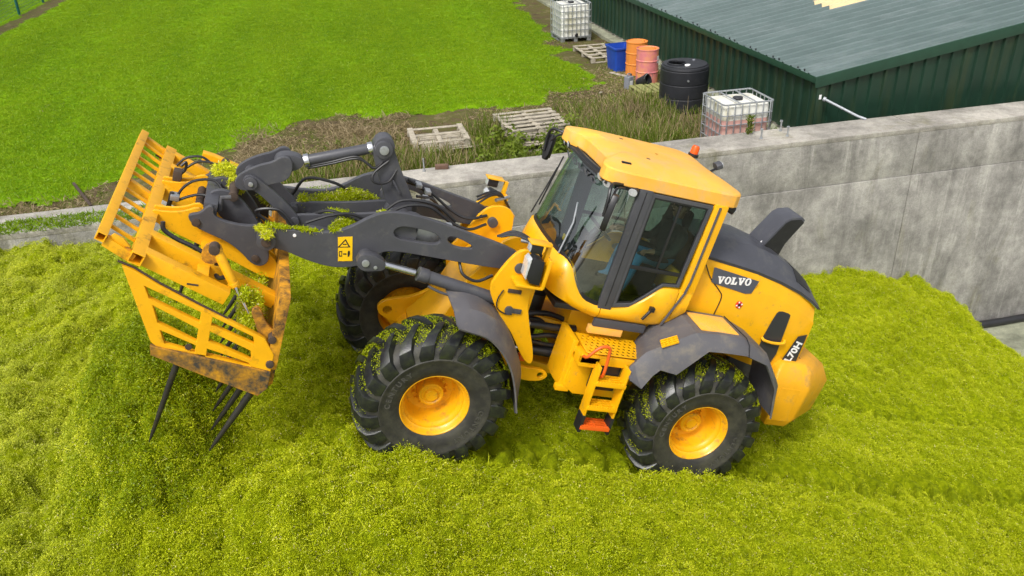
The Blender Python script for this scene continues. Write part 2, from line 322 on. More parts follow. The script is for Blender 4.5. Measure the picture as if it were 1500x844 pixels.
# blades: n thin bent strips as arrays (two quads each), with a per-blade tone attribute
def blades_mesh(base, dirs, length, width, droop, tone, mat, name='blades'):
    n = len(base); d = dirs / np.linalg.norm(dirs, axis=1, keepdims=True)
    sd = np.cross(d, RNG.normal(size=(n, 3))); sd /= np.linalg.norm(sd, axis=1, keepdims=True)
    L = length[:, None]; Wd = width[:, None] / 2; mid = base + d * L * .55; tip = base + d * L + np.array([0, 0, -1.]) * (droop[:, None] * L)
    V = np.stack([base - sd * Wd, base + sd * Wd, mid + sd * Wd * .9, mid - sd * Wd * .9, tip + sd * Wd * .25, tip - sd * Wd * .25], 1).reshape(-1, 3)
    i = np.arange(n)[:, None] * 6; F = np.concatenate([i + np.array([[0, 1, 2, 3]]), i + np.array([[3, 2, 4, 5]])], 1).reshape(-1, 4)
    me = bpy.data.meshes.new(name); me.vertices.add(len(V)); me.vertices.foreach_set('co', V.astype(np.float32).ravel())
    me.loops.add(F.size); me.loops.foreach_set('vertex_index', F.astype(np.int32).ravel()); me.polygons.add(len(F))
    me.polygons.foreach_set('loop_start', np.arange(0, F.size, 4, dtype=np.int32)); me.polygons.foreach_set('loop_total', np.full(len(F), 4, dtype=np.int32))
    at = me.attributes.new('tone', 'FLOAT', 'POINT'); at.data.foreach_set('value', np.repeat(tone, 6).astype(np.float32))
    me.update(); me.validate(); me.materials.append(MT[mat]); return me
def clump_mesh(n, rad, hgt, lmin, lmax, wmin, wmax, mat, up=.35, name='tuft', droop=.2):
    a = RNG.random(n) * 6.283; r = np.sqrt(RNG.random(n)) * rad
    base = np.stack([r * np.cos(a), r * np.sin(a), RNG.random(n) * hgt], 1)
    d = RNG.normal(size=(n, 3)); d[:, 2] = np.abs(d[:, 2]) * up + up * .6
    return blades_mesh(base, d, lmin + RNG.random(n) * (lmax - lmin), wmin + RNG.random(n) * (wmax - wmin), RNG.random(n) * droop, RNG.random(n), mat, name)
def clod_mesh(n, rad, hgt, lmin, lmax, wmin, wmax, mat):      # mossy lump: short blades standing off a low dome
    d = RNG.normal(size=(n, 3)); d[:, 2] = np.abs(d[:, 2]) - .25; d /= np.linalg.norm(d, axis=1, keepdims=True)
    base = d * np.array([rad, rad * (.7 + .5 * RNG.random()), hgt]) * (.75 + .3 * RNG.random((n, 1)))
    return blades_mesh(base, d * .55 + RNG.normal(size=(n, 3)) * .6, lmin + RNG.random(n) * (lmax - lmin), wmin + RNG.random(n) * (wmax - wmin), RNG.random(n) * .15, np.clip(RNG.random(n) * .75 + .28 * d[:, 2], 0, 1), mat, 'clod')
def scatter(surf, meshes, density, smin, smax, seed, tilt=.35, attr=None):
    col = bpy.data.collections.new('tufts')
    for me in meshes: col.objects.link(bpy.data.objects.new('tuft', me))
    g = bpy.data.node_groups.new('scatter', 'GeometryNodeTree')
    g.interface.new_socket('Geometry', in_out='INPUT', socket_type='NodeSocketGeometry'); g.interface.new_socket('Geometry', in_out='OUTPUT', socket_type='NodeSocketGeometry')
    N = g.nodes.new; Lk = g.links.new; gi = N('NodeGroupInput'); go = N('NodeGroupOutput')
    dp = N('GeometryNodeDistributePointsOnFaces'); dp.inputs['Density'].default_value = density; dp.inputs['Seed'].default_value = seed
    if attr:
        na = N('GeometryNodeInputNamedAttribute'); na.data_type = 'FLOAT'; na.inputs['Name'].default_value = attr
        mu = N('ShaderNodeMath'); mu.operation = 'MULTIPLY'; mu.inputs[1].default_value = density; Lk(na.outputs['Attribute'], mu.inputs[0]); Lk(mu.outputs[0], dp.inputs['Density'])
    ci = N('GeometryNodeCollectionInfo'); ci.inputs['Collection'].default_value = col; ci.inputs['Separate Children'].default_value = True; ci.inputs['Reset Children'].default_value = True
    ip = N('GeometryNodeInstanceOnPoints'); ip.inputs['Pick Instance'].default_value = True
    rv = N('FunctionNodeRandomValue'); rv.data_type = 'FLOAT_VECTOR'; rv.inputs['Min'].default_value = (-tilt, -tilt, 0); rv.inputs['Max'].default_value = (tilt, tilt, 6.283)
    sv = N('FunctionNodeRandomValue'); sv.data_type = 'FLOAT'; sv.inputs['Min'].default_value = smin; sv.inputs['Max'].default_value = smax; sv.inputs['Seed'].default_value = seed + 3
    rr = N('FunctionNodeRotateRotation'); eu = N('FunctionNodeEulerToRotation')
    jn = N('GeometryNodeJoinGeometry')
    Lk(gi.outputs[0], dp.inputs['Mesh']); Lk(dp.outputs['Points'], ip.inputs['Points']); Lk(ci.outputs[0], ip.inputs['Instance'])
    Lk(rv.outputs['Value'], eu.inputs[0]); Lk(dp.outputs['Rotation'], rr.inputs[0]); Lk(eu.outputs[0], rr.inputs[1]); rr.rotation_space = 'LOCAL'
    Lk(rr.outputs[0], ip.inputs['Rotation'])
    fs = [o for o in sv.outputs if o.enabled and o.type == 'VALUE' and o.name == 'Value']
    Lk(fs[0], ip.inputs['Scale']); Lk(gi.outputs[0], jn.inputs[0]); Lk(ip.outputs[0], jn.inputs[0]); Lk(jn.outputs[0], go.inputs[0])
    md = surf.modifiers.new('scatter', 'NODES'); md.node_group = g; return md
def grid_mesh(X, Y, Z, keep=None):
    ny, nx = X.shape; V = np.stack([X, Y, Z], 2).reshape(-1, 3); i = np.arange(ny - 1)[:, None] * nx + np.arange(nx - 1)[None, :]
    F = np.stack([i, i + 1, i + nx + 1, i + nx], 2).reshape(-1, 4)
    if keep is not None: F = F[keep.reshape(-1)]
    me = bpy.data.meshes.new('grid'); me.vertices.add(len(V)); me.vertices.foreach_set('co', V.astype(np.float32).ravel())
    me.loops.add(F.size); me.loops.foreach_set('vertex_index', F.astype(np.int32).ravel()); me.polygons.add(len(F))
    me.polygons.foreach_set('loop_start', np.arange(0, F.size, 4, dtype=np.int32)); me.polygons.foreach_set('loop_total', np.full(len(F), 4, dtype=np.int32))
    me.polygons.foreach_set('use_smooth', np.ones(len(F), dtype=bool)); me.update(); return me
def vattr(me, name, arr): me.attributes.new(name, 'FLOAT', 'POINT').data.foreach_set('value', arr.astype(np.float32).ravel())
# ================================================================== SETTING
FLOOR = 0.0; LAWN = 4.05; WTOP = 4.75; WF, WB = 13.30, 14.13
# ---- concrete floor of the clamp, the one big sheet
tag(MB().bx(-300, 300, -300, 13.5, -.5, FLOOR).build('clamp_floor', 'floor'), 'pale algae stained concrete floor of the silage clamp', 'floor', kind='structure')
# ---- raised earth behind the wall
ex = np.linspace(-12, 12, 161); ey = np.linspace(13.6, 34, 161); EX, EY = np.meshgrid(ex, ey)
EZ = LAWN - .05 + .05 * fbm(EX * .8, EY * .8, 4) + .035 * fbm(EX * 4, EY * 4, 3)
m = MB()
for (x0, x1, y0, y1) in ((-300, -12, 13.6, 300), (12, 300, 13.6, 300), (-12, 12, 34, 300)): m.add([(x0, y0, LAWN - .06), (x1, y0, LAWN - .06), (x1, y1, LAWN - .06), (x0, y1, LAWN - .06)], [(0, 1, 2, 3)])
bmE = bmesh.new(); bmE.from_mesh(grid_mesh(EX, EY, EZ)); bmE.from_mesh(m.mesh(ang=0)); meE = bpy.data.meshes.new('earth'); bmE.to_mesh(meE); bmE.free()
meE.polygons.foreach_set('use_smooth', [True] * len(meE.polygons))
gx = np.arange(-7, 9.8, .2); gy = np.arange(14.2, 31, .2); GX, GY = np.meshgrid(gx, gy); gk = fbm(GX * .8 + 7, GY * .8, 4)
tag(link(meE, 'earth', 'earth'), 'bare brown weedy earth behind the concrete wall', 'ground', kind='structure')
# ---- lawn
bxp = [-40, -12, -5.86, -4.64, -3.2, -1.8, -.6, .5, 1.8, 3.04, 5.11, 6.3, 7.3]; byp = [17.4, 17.3, 17.1, 17.06, 17.9, 18.88, 19.9, 20.6, 20.3, 19.87, 20.05, 20.6, 21.5]
def lawn_sd(X, Y):
    a = Y - np.interp(X, bxp, byp); xr = np.interp(Y, [20, 21.5, 24, 26.6, 28.8, 40, 90], [7.0, 7.3, 7.5, 7.73, 8.12, 8.9, 9.4]); b = xr - X
    xl = -10.13 + .0868 * (Y - 34.44); c = X - xl
    s = np.minimum(np.minimum(a, b), c) + .55 * fbm(X * 1.3, Y * 1.3, 4) + .12 * fbm(X * 7, Y * 7, 3)
    c2 = (xl - 1.15 - X) + .4 * fbm(X * 1.9, Y * 1.9, 3)
    return np.maximum(s, np.minimum(c2, a))
lx = np.concatenate([np.arange(-45, -12, .5), np.arange(-12, 10, .13)]); ly = np.concatenate([np.arange(16, 33, .13), np.arange(33, 90, .4)])
LX, LY = np.meshgrid(lx, ly); SD = lawn_sd(LX, LY); E0 = np.clip(SD / .45, -1, 1)
LZ = LAWN - .03 + .05 * E0 + .03 * fbm(LX * .6, LY * .6, 3) + .02 * fbm(LX * 5, LY * 5, 2)
meL = grid_mesh(LX, LY, LZ, keep=(SD[:-1, :-1] > -.35))
vattr(meL, 'dens', np.clip((SD + .30) / .5, 0, 1) * np.clip(1.6 - .022 * (LY - 16), .35, 1.5) * (LX > -13.5) * (LY < 58))
lawn = link(meL, 'lawn', 'lawn'); tag(lawn, 'bright green mown lawn beyond the wall', 'lawn', kind='stuff')
turf = [clump_mesh(18, .13, .005, .025, .055, .006, .012, 'turf', up=.8, name='turf') for _ in range(4)]
scatter(lawn, turf, 80, .7, 1.3, 5, .2, 'dens')

def creeping(n, label, name, mat, x0, x1, y0, y1, thr, h):
    x = x0 + RNG.random(n) * (x1 - x0); y = y0 + RNG.random(n) * (y1 - y0); k = fbm(x * .9 + 7, y * .9, 4) + .15 * RNG.random(n) > thr; x, y = x[k], y[k]; n = len(x); d = RNG.normal(size=(n, 3)); d[:, 2] = np.abs(d[:, 2]) * .6 + .1
    z = LAWN - .05 + .05 * fbm(x * .8, y * .8, 4) + .035 * fbm(x * 4, y * 4, 3)
    tag(link(blades_mesh(np.stack([x, y, z], 1), d, h * (.5 + RNG.random(n)), .008 + RNG.random(n) * .014, .3 * RNG.random(n), RNG.random(n), mat, name), name, None), label, 'weeds', kind='stuff')
creeping(42000, 'low creeping green weeds patching the bare earth', 'creeping_weeds', 'weed', -6.5, 9.6, 14.3, 29, .06, .06)
creeping(16000, 'pale straw litter strewn over the bare earth', 'straw_litter', 'straw', -6.5, 9.3, 14.6, 24, .12, .08)
# ---- concrete wall: two lifts, cast in bays, with a pale cap
wall = empty('retaining_wall', (5, 13.7, 0)); tag(wall, 'long stained grey concrete clamp wall with a broad flat top', 'wall')
joints = [-20, -13.2, -7.0, -.75, 5.3, 11.2, 17.3, 26]
for x0, x1 in zip(joints[:-1], joints[1:]):
    g = .007
    for nm, z0, z1, yf, mt in (('wall_panel', -.3, 3.80, WF - .018, 'concrete'), ('wall_panel', 3.806, 4.66, WF, 'concrete'), ('coping', 4.655, WTOP, WF - .004, 'concrete_top')):
        nx, nz = 14, 5 if nm == 'wall_panel' else 2
        mb = MB(); yb = WB + (.004 if nm == 'coping' else 0)
        mb.bx(x0 + g - 5, x1 - g - 5, yf - 13.7, yb - 13.7, z0, z1)
        mb.build(nm, mt, wall, bevel=.016, seg=2)
# little ledge grass on the wall
# black pipe along the foot of the wall
tag(MB().tube([(13.2, 13.17, .10), (14.2, 13.16, .085), (15.5, 13.17, .085), (18, 13.15, .085), (21, 13.17, .085)], .082, 14).build('drain_pipe', 'hose'), 'black plastic pipe lying along the foot of the wall', 'pipe')

# ---- silage heap
sx = np.arange(-7.5, 15.3, .033); sy = np.arange(2.8, 13.32, .033); SX, SY = np.meshgrid(sx, sy)
def smin(a, b, k): h = np.clip(.5 + .5 * (b - a) / k, 0, 1); return b * (1 - h) + a * h - k * h * (1 - h)
def silage_h(X, Y, fine=True):
    z = 4.60 - .334 * X
    wallb = np.clip((Y - 9.5) / 3.6, 0, 1); wallb = wallb * wallb * (3 - 2 * wallb)
    z = z + wallb * (.62 * np.exp(-((X - 11.0) / 2.1) ** 2) + .10 * np.exp(-((X - 8.0) / 2.5) ** 2))
    plat = 4.50 + .012 * (X + 2) + .10 * fbm(X * .25, Y * .25, 2) - .10 * np.clip((Y - 11.2) / 2, 0, 1) * (X < 1)
    z = smin(z, plat, .35)
    # dumped mound under the fork
    z = z + .92 * np.exp(-(((X + 1.98 + .05 * (Y - 7.7)) / .66) ** 2 + ((Y - 7.75) / 1.45) ** 2) ** 1.8)
    z = z - .12 * np.exp(-((X + 3.0) / .35) ** 2 - ((Y - 7.8) / 1.4) ** 2)
    # wheel tracks
    for yc in (7.04, 8.94):
        u = (Y - yc) / .36; inside = np.exp(-np.abs(u) ** 6); behind = 1 / (1 + np.exp(-(X - 1.3) * 4)); fade = np.clip(1.25 - (X - 3) / 13, .25, 1)
        lug = np.sin((X + .55 * np.abs(Y - yc)) * 2 * math.pi / .27 + 1.5 * vnoise(X * .8, Y * .8))
        z = z - inside * behind * fade * (.065 + .075 * np.clip(lug * 2.6, -1, 1)) + behind * fade * .03 * np.exp(-((np.abs(Y - yc) - .46) / .12) ** 2)
    u = (Y - 5.9 - .06 * X) / .35; lug = np.sin((X + .6 * np.abs(Y - 5.9)) * 2 * math.pi / .29); z = z - np.exp(-np.abs(u) ** 6) * (X > 5.2) * (.05 + .05 * lug) * np.clip((X - 5.2), 0, 1)
    if fine:
        amp = (1 - .45 * np.exp(-((Y - 8) / 1.5) ** 4) * (X > 0)) * (1 - .6 * (np.exp(-np.abs((Y - 7.04) / .40) ** 6) + np.exp(-np.abs((Y - 8.94) / .40) ** 6)) * (X > 1.2))
        wx = .35 * fbm(X * 1.1 + 5, Y * 1.1, 2); wy = .35 * fbm(X * 1.1, Y * 1.1 + 9, 2)
        z = z + amp * (.22 * fbm((X + wx) * .9, (Y + wy) * 1.3, 3) + .30 * (np.abs(fbm((X + wx) * 1.9, (Y + wy) * 2.2, 3)) - .2) + .27 * (np.abs(fbm(X * 4.6, Y * 4.6, 3))) + .10 * fbm(X * 10, Y * 10, 2))
        # long slip ridges on the ramp
        r = np.sin((Y * 2.2 + 1.3 * fbm(X * .5, Y * .5, 2) * 3 - X * .35) * 2.1); z = z + .035 * r * (X > 4)
    for wx_ in (.61, 3.46): z = z + .10 * np.exp(-((X - wx_) / .45) ** 2 - ((Y - 6.55) / .28) ** 2)
    # toe on the floor
    toe = np.clip((13.55 + .45 * fbm(X * .7 + 3, Y * .7, 3) - X) / 1.1, 0, 1)
    base = smin(z, 9 + 0 * z, .1)
    z = np.where(X > 10.5, np.maximum(base, .02) * np.sqrt(toe) - .04 * (toe < .02), base)
    return z
SZ = silage_h(SX, SY)
meS = grid_mesh(SX, SY, SZ, keep=(SZ[:-1, :-1] > -.03))
# density: what the place can show, thinner far from view
dn = np.ones_like(SX); dn *= np.where(SY < 3.2 - .0 * SX, .25, 1.); dn *= np.where((SX < -6.2), .3, 1.); dn *= (SZ > .01)
for yc in (7.04, 8.94): dn *= 1 - .90 * np.exp(-np.abs((SY - yc) / .36) ** 6) * (SX > 1.2)
vattr(meS, 'lump', np.clip(dn * (fbm(SX * .8 + 3, SY * .8, 3) * 3 + .9), 0, 1.6)); vattr(meS, 'dens', dn)
silage = link(meS, 'silage_heap', 'silage_soil'); tag(silage, 'sloping heap of bright yellow green chopped grass silage', 'silage', kind='stuff')
tufts = [clump_mesh(60, .075, .02, .006, .019, .0035, .008, 'silage', up=.25, name='tuft') for _ in range(3)]
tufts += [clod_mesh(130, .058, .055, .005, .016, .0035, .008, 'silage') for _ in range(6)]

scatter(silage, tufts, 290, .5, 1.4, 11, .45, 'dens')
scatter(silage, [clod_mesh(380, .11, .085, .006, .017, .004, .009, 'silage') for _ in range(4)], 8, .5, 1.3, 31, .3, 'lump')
scatter(silage, [clump_mesh(7, .12, .06, .04, .11, .0025, .005, 'silage', up=.5, name='stalks') for _ in range(4)], 16, .8, 1.4, 23, .4, 'dens')
def silage_z(x, y): return float(silage_h(np.array([[x]]), np.array([[y]]), False)[0, 0])

# ---- tall weeds and dry grass behind the wall
def weed_patch(name, label, cat, spots, mat):
    B, D, Ln, Wd = [], [], [], []
    for (x0, x1, y0, y1, n, h0, h1, lean) in spots:
        x = x0 + RNG.random(n) * (x1 - x0); y = y0 + RNG.random(n) * (y1 - y0); k = (vnoise(x * 1.7, y * 1.7) > -.16); x, y = x[k], y[k]; q = len(x)
        B.append(np.stack([x, y, np.full(q, LAWN - .05)], 1)); d = RNG.normal(size=(q, 3)) * lean; d[:, 2] = 1; D.append(d)
        hm = .65 + .8 * np.clip(vnoise(x * .9 + 4, y * .9) + .3, 0, 1); Ln.append((h0 + RNG.random(q) * (h1 - h0)) * hm); Wd.append(.007 + RNG.random(q) * .012)
    B = np.concatenate(B); D = np.concatenate(D); Ln = np.concatenate(Ln); Wd = np.concatenate(Wd)
    return tag(link(blades_mesh(B, D, Ln, Wd, RNG.random(len(B)) * .35, RNG.random(len(B)), mat, name), name, None), label, cat, kind='stuff')
weed_patch('tall_weeds', 'tall green weeds growing between the wall and the pallets', 'weeds', [(-.6, 3.6, 14.2, 16.7, 5200, .25, .65, .28), (3.3, 4.2, 14.2, 17.6, 2600, .35, .85, .25), (4.0, 5.7, 14.2, 16.0, 2400, .25, .5, .3), (5.3, 7.8, 14.2, 17.8, 6500, .30, .75, .3),
    (5.6, 7.9, 17.6, 19.3, 1600, .12, .40, .4), (-1.4, 0, 14.2, 16.5, 900, .15, .4, .4), (7.6, 8.2, 16.2, 18.9, 700, .2, .6, .3), (-.5, 2.0, 16.5, 18.3, 1100, .1, .35, .5), (7.9, 9.7, 15.6, 17.6, 900, .2, .6, .3), (-5.5, 7.5, 14.2, 17.0, 1800, .05, .16, .6), (9.2, 9.8, 18, 24, 600, .1, .3, .5)], 'weed')
weed_patch('dry_grass', 'pale dry flattened grass between the lawn and the wall', 'grass', [(-1.9, 2.4, 16.9, 19.9, 8500, .12, .36, 1.6), (0, 3.2, 15.0, 17.0, 1500, .25, .6, .5), (5.6, 7.7, 16.0, 18.5, 1500, .3, .65, .4), (-5.8, -1.5, 15.4, 17.0, 1500, .06, .16, 1.6), (6.0, 8.4, 18.5, 21, 900, .06, .18, 1.4), (7.6, 8.4, 15.4, 17.4, 350, .4, .8, .3)], 'straw')
# leafy nettles by the pallets
n = 2600; ci_ = RNG.integers(0, 26, n); cxs = 3.3 + RNG.random(26) * 2.0; cys = 15.0 + RNG.random(26) * 1.6; chh = .35 + RNG.random(26) * .4
hh = RNG.random(n); B = np.stack([cxs[ci_] + RNG.normal(size=n) * .07, cys[ci_] + RNG.normal(size=n) * .07, LAWN - .05 + hh * chh[ci_]], 1)
D = RNG.normal(size=(n, 3)); D[:, 2] = .1
tag(link(blades_mesh(B, D, .06 + RNG.random(n) * .07, .03 + RNG.random(n) * .025, .3 + RNG.random(n) * .3, RNG.random(n) * .7, 'weed', 'nettles'), 'nettles', None), 'leafy green nettles growing round the stacked pallets', 'nettles', kind='stuff')
# grass growing along the top of the wall
def wall_grass(x0, x1, y0, y1, n, h):
    x = x0 + RNG.random(n) * (x1 - x0); y = y0 + RNG.random(n) * (y1 - y0); k = (vnoise(x * 1.6 + 3, y * 3) > -.10) & (y < y1 - .25 * np.abs(vnoise(x * 2, y * 0 + 3))); x, y = x[k], y[k]; n = len(x)
    d = RNG.normal(size=(n, 3)) * .7; d[:, 2] = .8; d[:, 1] -= .35
    return blades_mesh(np.stack([x, y, np.full(n, WTOP - .01)], 1), d, (.5 + RNG.random(n)) * h, .006 + RNG.random(n) * .01, .3 * RNG.random(n), RNG.random(n), 'turf', 'grass')
tag(link(wall_grass(-7, -2.2, 13.30, 13.86, 6500, .085), 'wall_top_grass', None), 'short green grass growing along the low wall top', 'grass', kind='stuff')
tag(link(wall_grass(-2.2, .2, 13.36, 13.9, 1500, .05), 'wall_top_moss', None), 'thin moss and grass on the wall top behind the loader arms', 'moss', kind='stuff')

# ---- green shed
shed = empty('shed', (9.9, 14.8, LAWN)); tag(shed, 'low dark green metal clad shed with a faded grey green roof', 'shed')
SXw, SYg, EAVE = 9.90, 14.80, 5.42; SLOPE = .152; SLEN = 12.0
def sheet_profile(width, pitch, rib, ridge_w, side_w, n):     # across-coordinate, height pairs of a box-rib sheet
    p = []; k = 0
    while k < n:
        a = k * pitch; p += [(a, 0), (a + pitch - ridge_w - 2 * side_w, 0), (a + pitch - ridge_w - side_w, rib), (a + pitch - side_w, rib)]; k += 1
    return p + [(n * pitch, 0)]
def loc_sh(x, y, z): return (x - 9.9, y - 14.8, z - LAWN)
pr = sheet_profile(1., .3333, .075, .070, .030, 3)
rows = [[(0, a, h) for a, h in pr], [(SLEN, a, h + SLEN * SLOPE) for a, h in pr]]
roof_me = MB().loft(rows).mesh(ang=0, solid=.004); roof_me.materials.append(MT['shed_roof'])
for k in range(34):
    ks = 2.3
    if k == 4:     # sheet with a translucent length let in further up the slope
        m1 = MB().loft([[(0, a, h) for a, h in pr], [(2.98, a, h + 2.98 * SLOPE) for a, h in pr]]); o = m1.build('roof_sheet', 'shed_roof', shed, ang=0, solid=.004)
        o.location = loc_sh(SXw - .12, SYg - .05 + k, EAVE + .02)
        m2 = MB().loft([[(2.90, a, h + 2.90 * SLOPE + .012) for a, h in pr], [(8, a, h + 8 * SLOPE + .012) for a, h in pr]]); o = m2.build('roof_light', 'rooflight', shed, ang=0, solid=.004); o['label'] = 'yellowed translucent roof sheet'
        o.location = loc_sh(SXw - .12, SYg - .05 + k, EAVE + .02); continue
    o = bpy.data.objects.new('roof_sheet', roof_me); C.objects.link(o); o.parent = shed; o.location = loc_sh(SXw - .12, SYg - .05 + k, EAVE + .02 + .003 * (k % 2))
pw_ = sheet_profile(1., .333, .045, .08, .025, 3)
side_me = MB().loft([[(-h, a, .1) for a, h in pw_], [(-h, a, EAVE - LAWN + .01) for a, h in pw_]]).mesh(ang=0, solid=.004); side_me.materials.append(MT['shed_wall'])
for k in range(34):
    o = bpy.data.objects.new('wall_sheet', side_me); C.objects.link(o); o.parent = shed; o.location = (0, k * .999, 0)
pg = sheet_profile(.9, .30, .045, .05, .02, 3)
for k in range(13):
    x0 = k * .9; rows = [[(a, -h, .0) for a, h in pg], [(a, -h, EAVE - LAWN + (x0 + a) * SLOPE) for a, h in pg]]
    o = MB().loft(rows).build('wall_sheet', 'shed_wall', shed, ang=0, solid=.004); o.location = (x0 + .02, 0, 0)
a_ = math.atan(SLOPE)
mb = MB(); mb.bar((-.14, -.075, EAVE - LAWN - .035), (SLEN, -.075, EAVE - LAWN - .035 + (SLEN + .14) * SLOPE), .03, .22); mb.build('barge_board', 'shed_trim', shed, bevel=.006)
MB().bx(-.135, -.124, -.05, 33.9, EAVE - LAWN - .05, EAVE - LAWN + .078).bx(-.13, -.05, -.05, 33.9, EAVE - LAWN - .06, EAVE - LAWN - .046).build('eaves_flashing', 'shed_trim', shed, bevel=.006)
mb = MB(); mb.bx(-.06, -.042, -.06, .14, -.05, EAVE - LAWN - .11); mb.bx(-.06, .12, -.062, -.045, -.05, EAVE - LAWN - .13); mb.build('corner_flashing', 'shed_wall', shed, bevel=.003)
MB().bx(-.34, .05, .6, 34, -.3, .03).build('plinth', 'floor', shed, bevel=.02)
MB().bx(.02, SLEN - .1, .06, 33.9, -.2, .2).build('floor_slab', 'concrete_top', shed)
mb = MB()
for k in range(5): MB().bx(.06, .12, 1 + k * 7.8, 1.1 + k * 7.8, .2, EAVE - LAWN - .02).build('frame_post', 'steel', shed)
mb = MB()
for k in range(34):
    for j in range(3): mb.cyl((-.06 + .02, k + .3 + j * .25 - .05, EAVE - LAWN + .06), (-.04, k + .3 + j * .25 - .05, EAVE - LAWN + .10), .016, 6)
for o_ in (mb.build('roof_screws', 'black', shed),): o_['kind'] = 'stuff'
MB().bx(-.004, .05, -.068, -.064, EAVE - LAWN - .38, EAVE - LAWN - .29).build('paper_label', 'white_mark', shed)
tag(MB().tube([(9.97, 14.66, 5.06), (10.44, 14.18, 4.80), (10.55, 14.05, 4.762)], .026, 12).add(*(lambda b: (b.v, b.f))(MB().cyl((9.96, 14.675, 5.065), (9.99, 14.64, 5.05), .045, 12))).build('steel_prop', 'prop'), 'galvanised steel pipe sloping from the shed corner to the wall', 'pipe')
# ================================================================== WHEEL LOADER (local: x forward, y to its left, z up; axle height z = 0)
GZ = .62
HM = Vector((-.9484, 0, .3170)); LT = Vector((0, -1, 0)); UM = Vector((.3170, 0, .9484)); ORG = Vector((3.654, 7.986, 4.032))
def machine_empty(name, base):
    o = empty(name); p = ORG + HM * base[0] + LT * base[1] + UM * base[2]
    o.matrix_world = Matrix(((HM.x, LT.x, UM.x, p.x), (HM.y, LT.y, UM.y, p.y), (HM.z, LT.z, UM.z, p.z), (0, 0, 0, 1))); return o
ldr = machine_empty('wheel_loader', (0, 0, -GZ))
tag(ldr, 'yellow and grey wheel loader climbing the silage heap with its arms raised', 'wheel loader')
LO = (0, 0, GZ)
def part(mb, name, mat, bevel=.006, parent=None, ang=38, solid=0., seg=2):
    return mb.build(name, mat, parent or ldr, bevel, ang, LO if parent is None else None, solid, seg)
def mplate(name, loops, yc, th, mat, parent=None, bevel=.004): return plate(name, loops, yc, th, mat, parent or ldr, bevel, LO if parent is None else None)

# ---- wheels
RO, YI, YO = .80, .66, 1.25
def tyre_profile():
    h = [(.335, .245), (.36, .262), (.40, .280), (.46, .290), (.52, .294), (.533, .302), (.548, .302), (.556, .292), (.60, .286), (.66, .262), (.705, .20), (.725, .10), (.73, 0)]
    return h + [(r, -y) for r, y in h[::-1][1:]]
tyre_me = MB().lathe(tyre_profile(), 72, 'y').mesh(ang=50); tyre_me.materials.append(MT['sidewall'])
def lug_mesh(side):
    # bar sweeping from the tread centre to the shoulder, then wrapping down on to the sidewall
    path = [(-.02, .735, .0), (.10, .735, .05), (.19, .715, .115), (.255, .672, .17), (.285, .61, .195), (.294, .555, .20)]
    top = [.056, .060, .062, .052, .028, .006]; wid = [.036, .044, .058, .074, .080, .072]; rows = []
    for (y, r, a), tp, wd in zip(path, top, wid):
        y *= side; out = Vector((0, .0, 1)) if abs(y) < .2 else Vector((0, side * .55, .85))
        nrm = Vector((0, side * min(1, max(0, (abs(y) - .16) / .13)), 1)).normalized(); ring = []
        for da, hgt in ((-wd, -.02), (-wd * .80, tp), (wd * .80, tp), (wd, -.02)):
            ang_ = a * 1.45 + da / r; rr = r + hgt * nrm.z; ring.append((rr * math.sin(ang_), y + hgt * nrm.y, rr * math.cos(ang_)))
        rows.append(ring)
    mb = MB().loft(rows, close=True); n = len(mb.v); mb.f.append((3, 2, 1, 0)); mb.f.append((n - 4, n - 3, n - 2, n - 1))
    me = mb.mesh(bevel=.006, ang=40); me.materials.append(MT['rubber']); return me
lugL, lugR = lug_mesh(1), lug_mesh(-1)
rimp = [(.345, .235), (.352, .252), (.338, .254), (.326, .238), (.318, .20), (.300, .185), (.296, .15), (.282, .135), (.272, .10), (.262, -.02), (.235, -.06), (.16, -.075), (.10, -.078)]
rim_me = MB().lathe(rimp + [(.10, -.16), (.25, -.16), (.30, -.06), (.325, -.2), (.345, -.235)], 48, 'y').mesh(ang=40); rim_me.materials.append(MT['yellow_rim'])
hub_me = MB().lathe([(.0, .075), (.058, .075), (.066, .066), (.070, .045), (.092, .042), (.104, .052), (.122, .050), (.132, .02), (.135, -.09), (0, -.09)], 36, 'y').mesh(ang=35); hub_me.materials.append(MT['yellow_rim'])
def flip(me): f = me.copy(); f.transform(Matrix.Diagonal((1, -1, 1, 1))); f.flip_normals(); return f
rim_f, hub_f = flip(rim_me), flip(hub_me)
bolt_me = MB().lathe([(0, .034), (.013, .032), (.018, 0), (.018, -.02)], 8, 'y').mesh(ang=40); bolt_me.materials.append(MT['yellow_rim'])
def fleck_mesh(n, mat='silage', lug=True):
    a = RNG.random(n) * 6.283; u = RNG.random(n); y = (RNG.random(n) * 2 - 1) * .27; r = np.interp(np.abs(y), [0, .1, .2, .262, .288, .296], [.732, .727, .708, .664, .602, .54])
    keep = vnoise(np.cos(a) * 4.5 + 9, np.sin(a) * 4.5 + y * 7) > -.20 + .62 * RNG.random(n) ** 2 * (.6 + .8 * (np.abs(y) > .2)) + .12 * (np.cos(a) < .1); a, y, r = a[keep], y[keep], r[keep]
    top = RNG.random(len(a)) < .38; r = r + top * .052
    B = np.stack([r * np.sin(a), y, r * np.cos(a)], 1); D = RNG.normal(size=B.shape); D += B * np.array([1, 0, 1]) * .6
    return blades_mesh(B, D, .004 + RNG.random(len(a)) * .014, .003 + RNG.random(len(a)) * .007, RNG.random(len(a)) * .1, RNG.random(len(a)) * .95, mat, 'flecks')
letters = {}
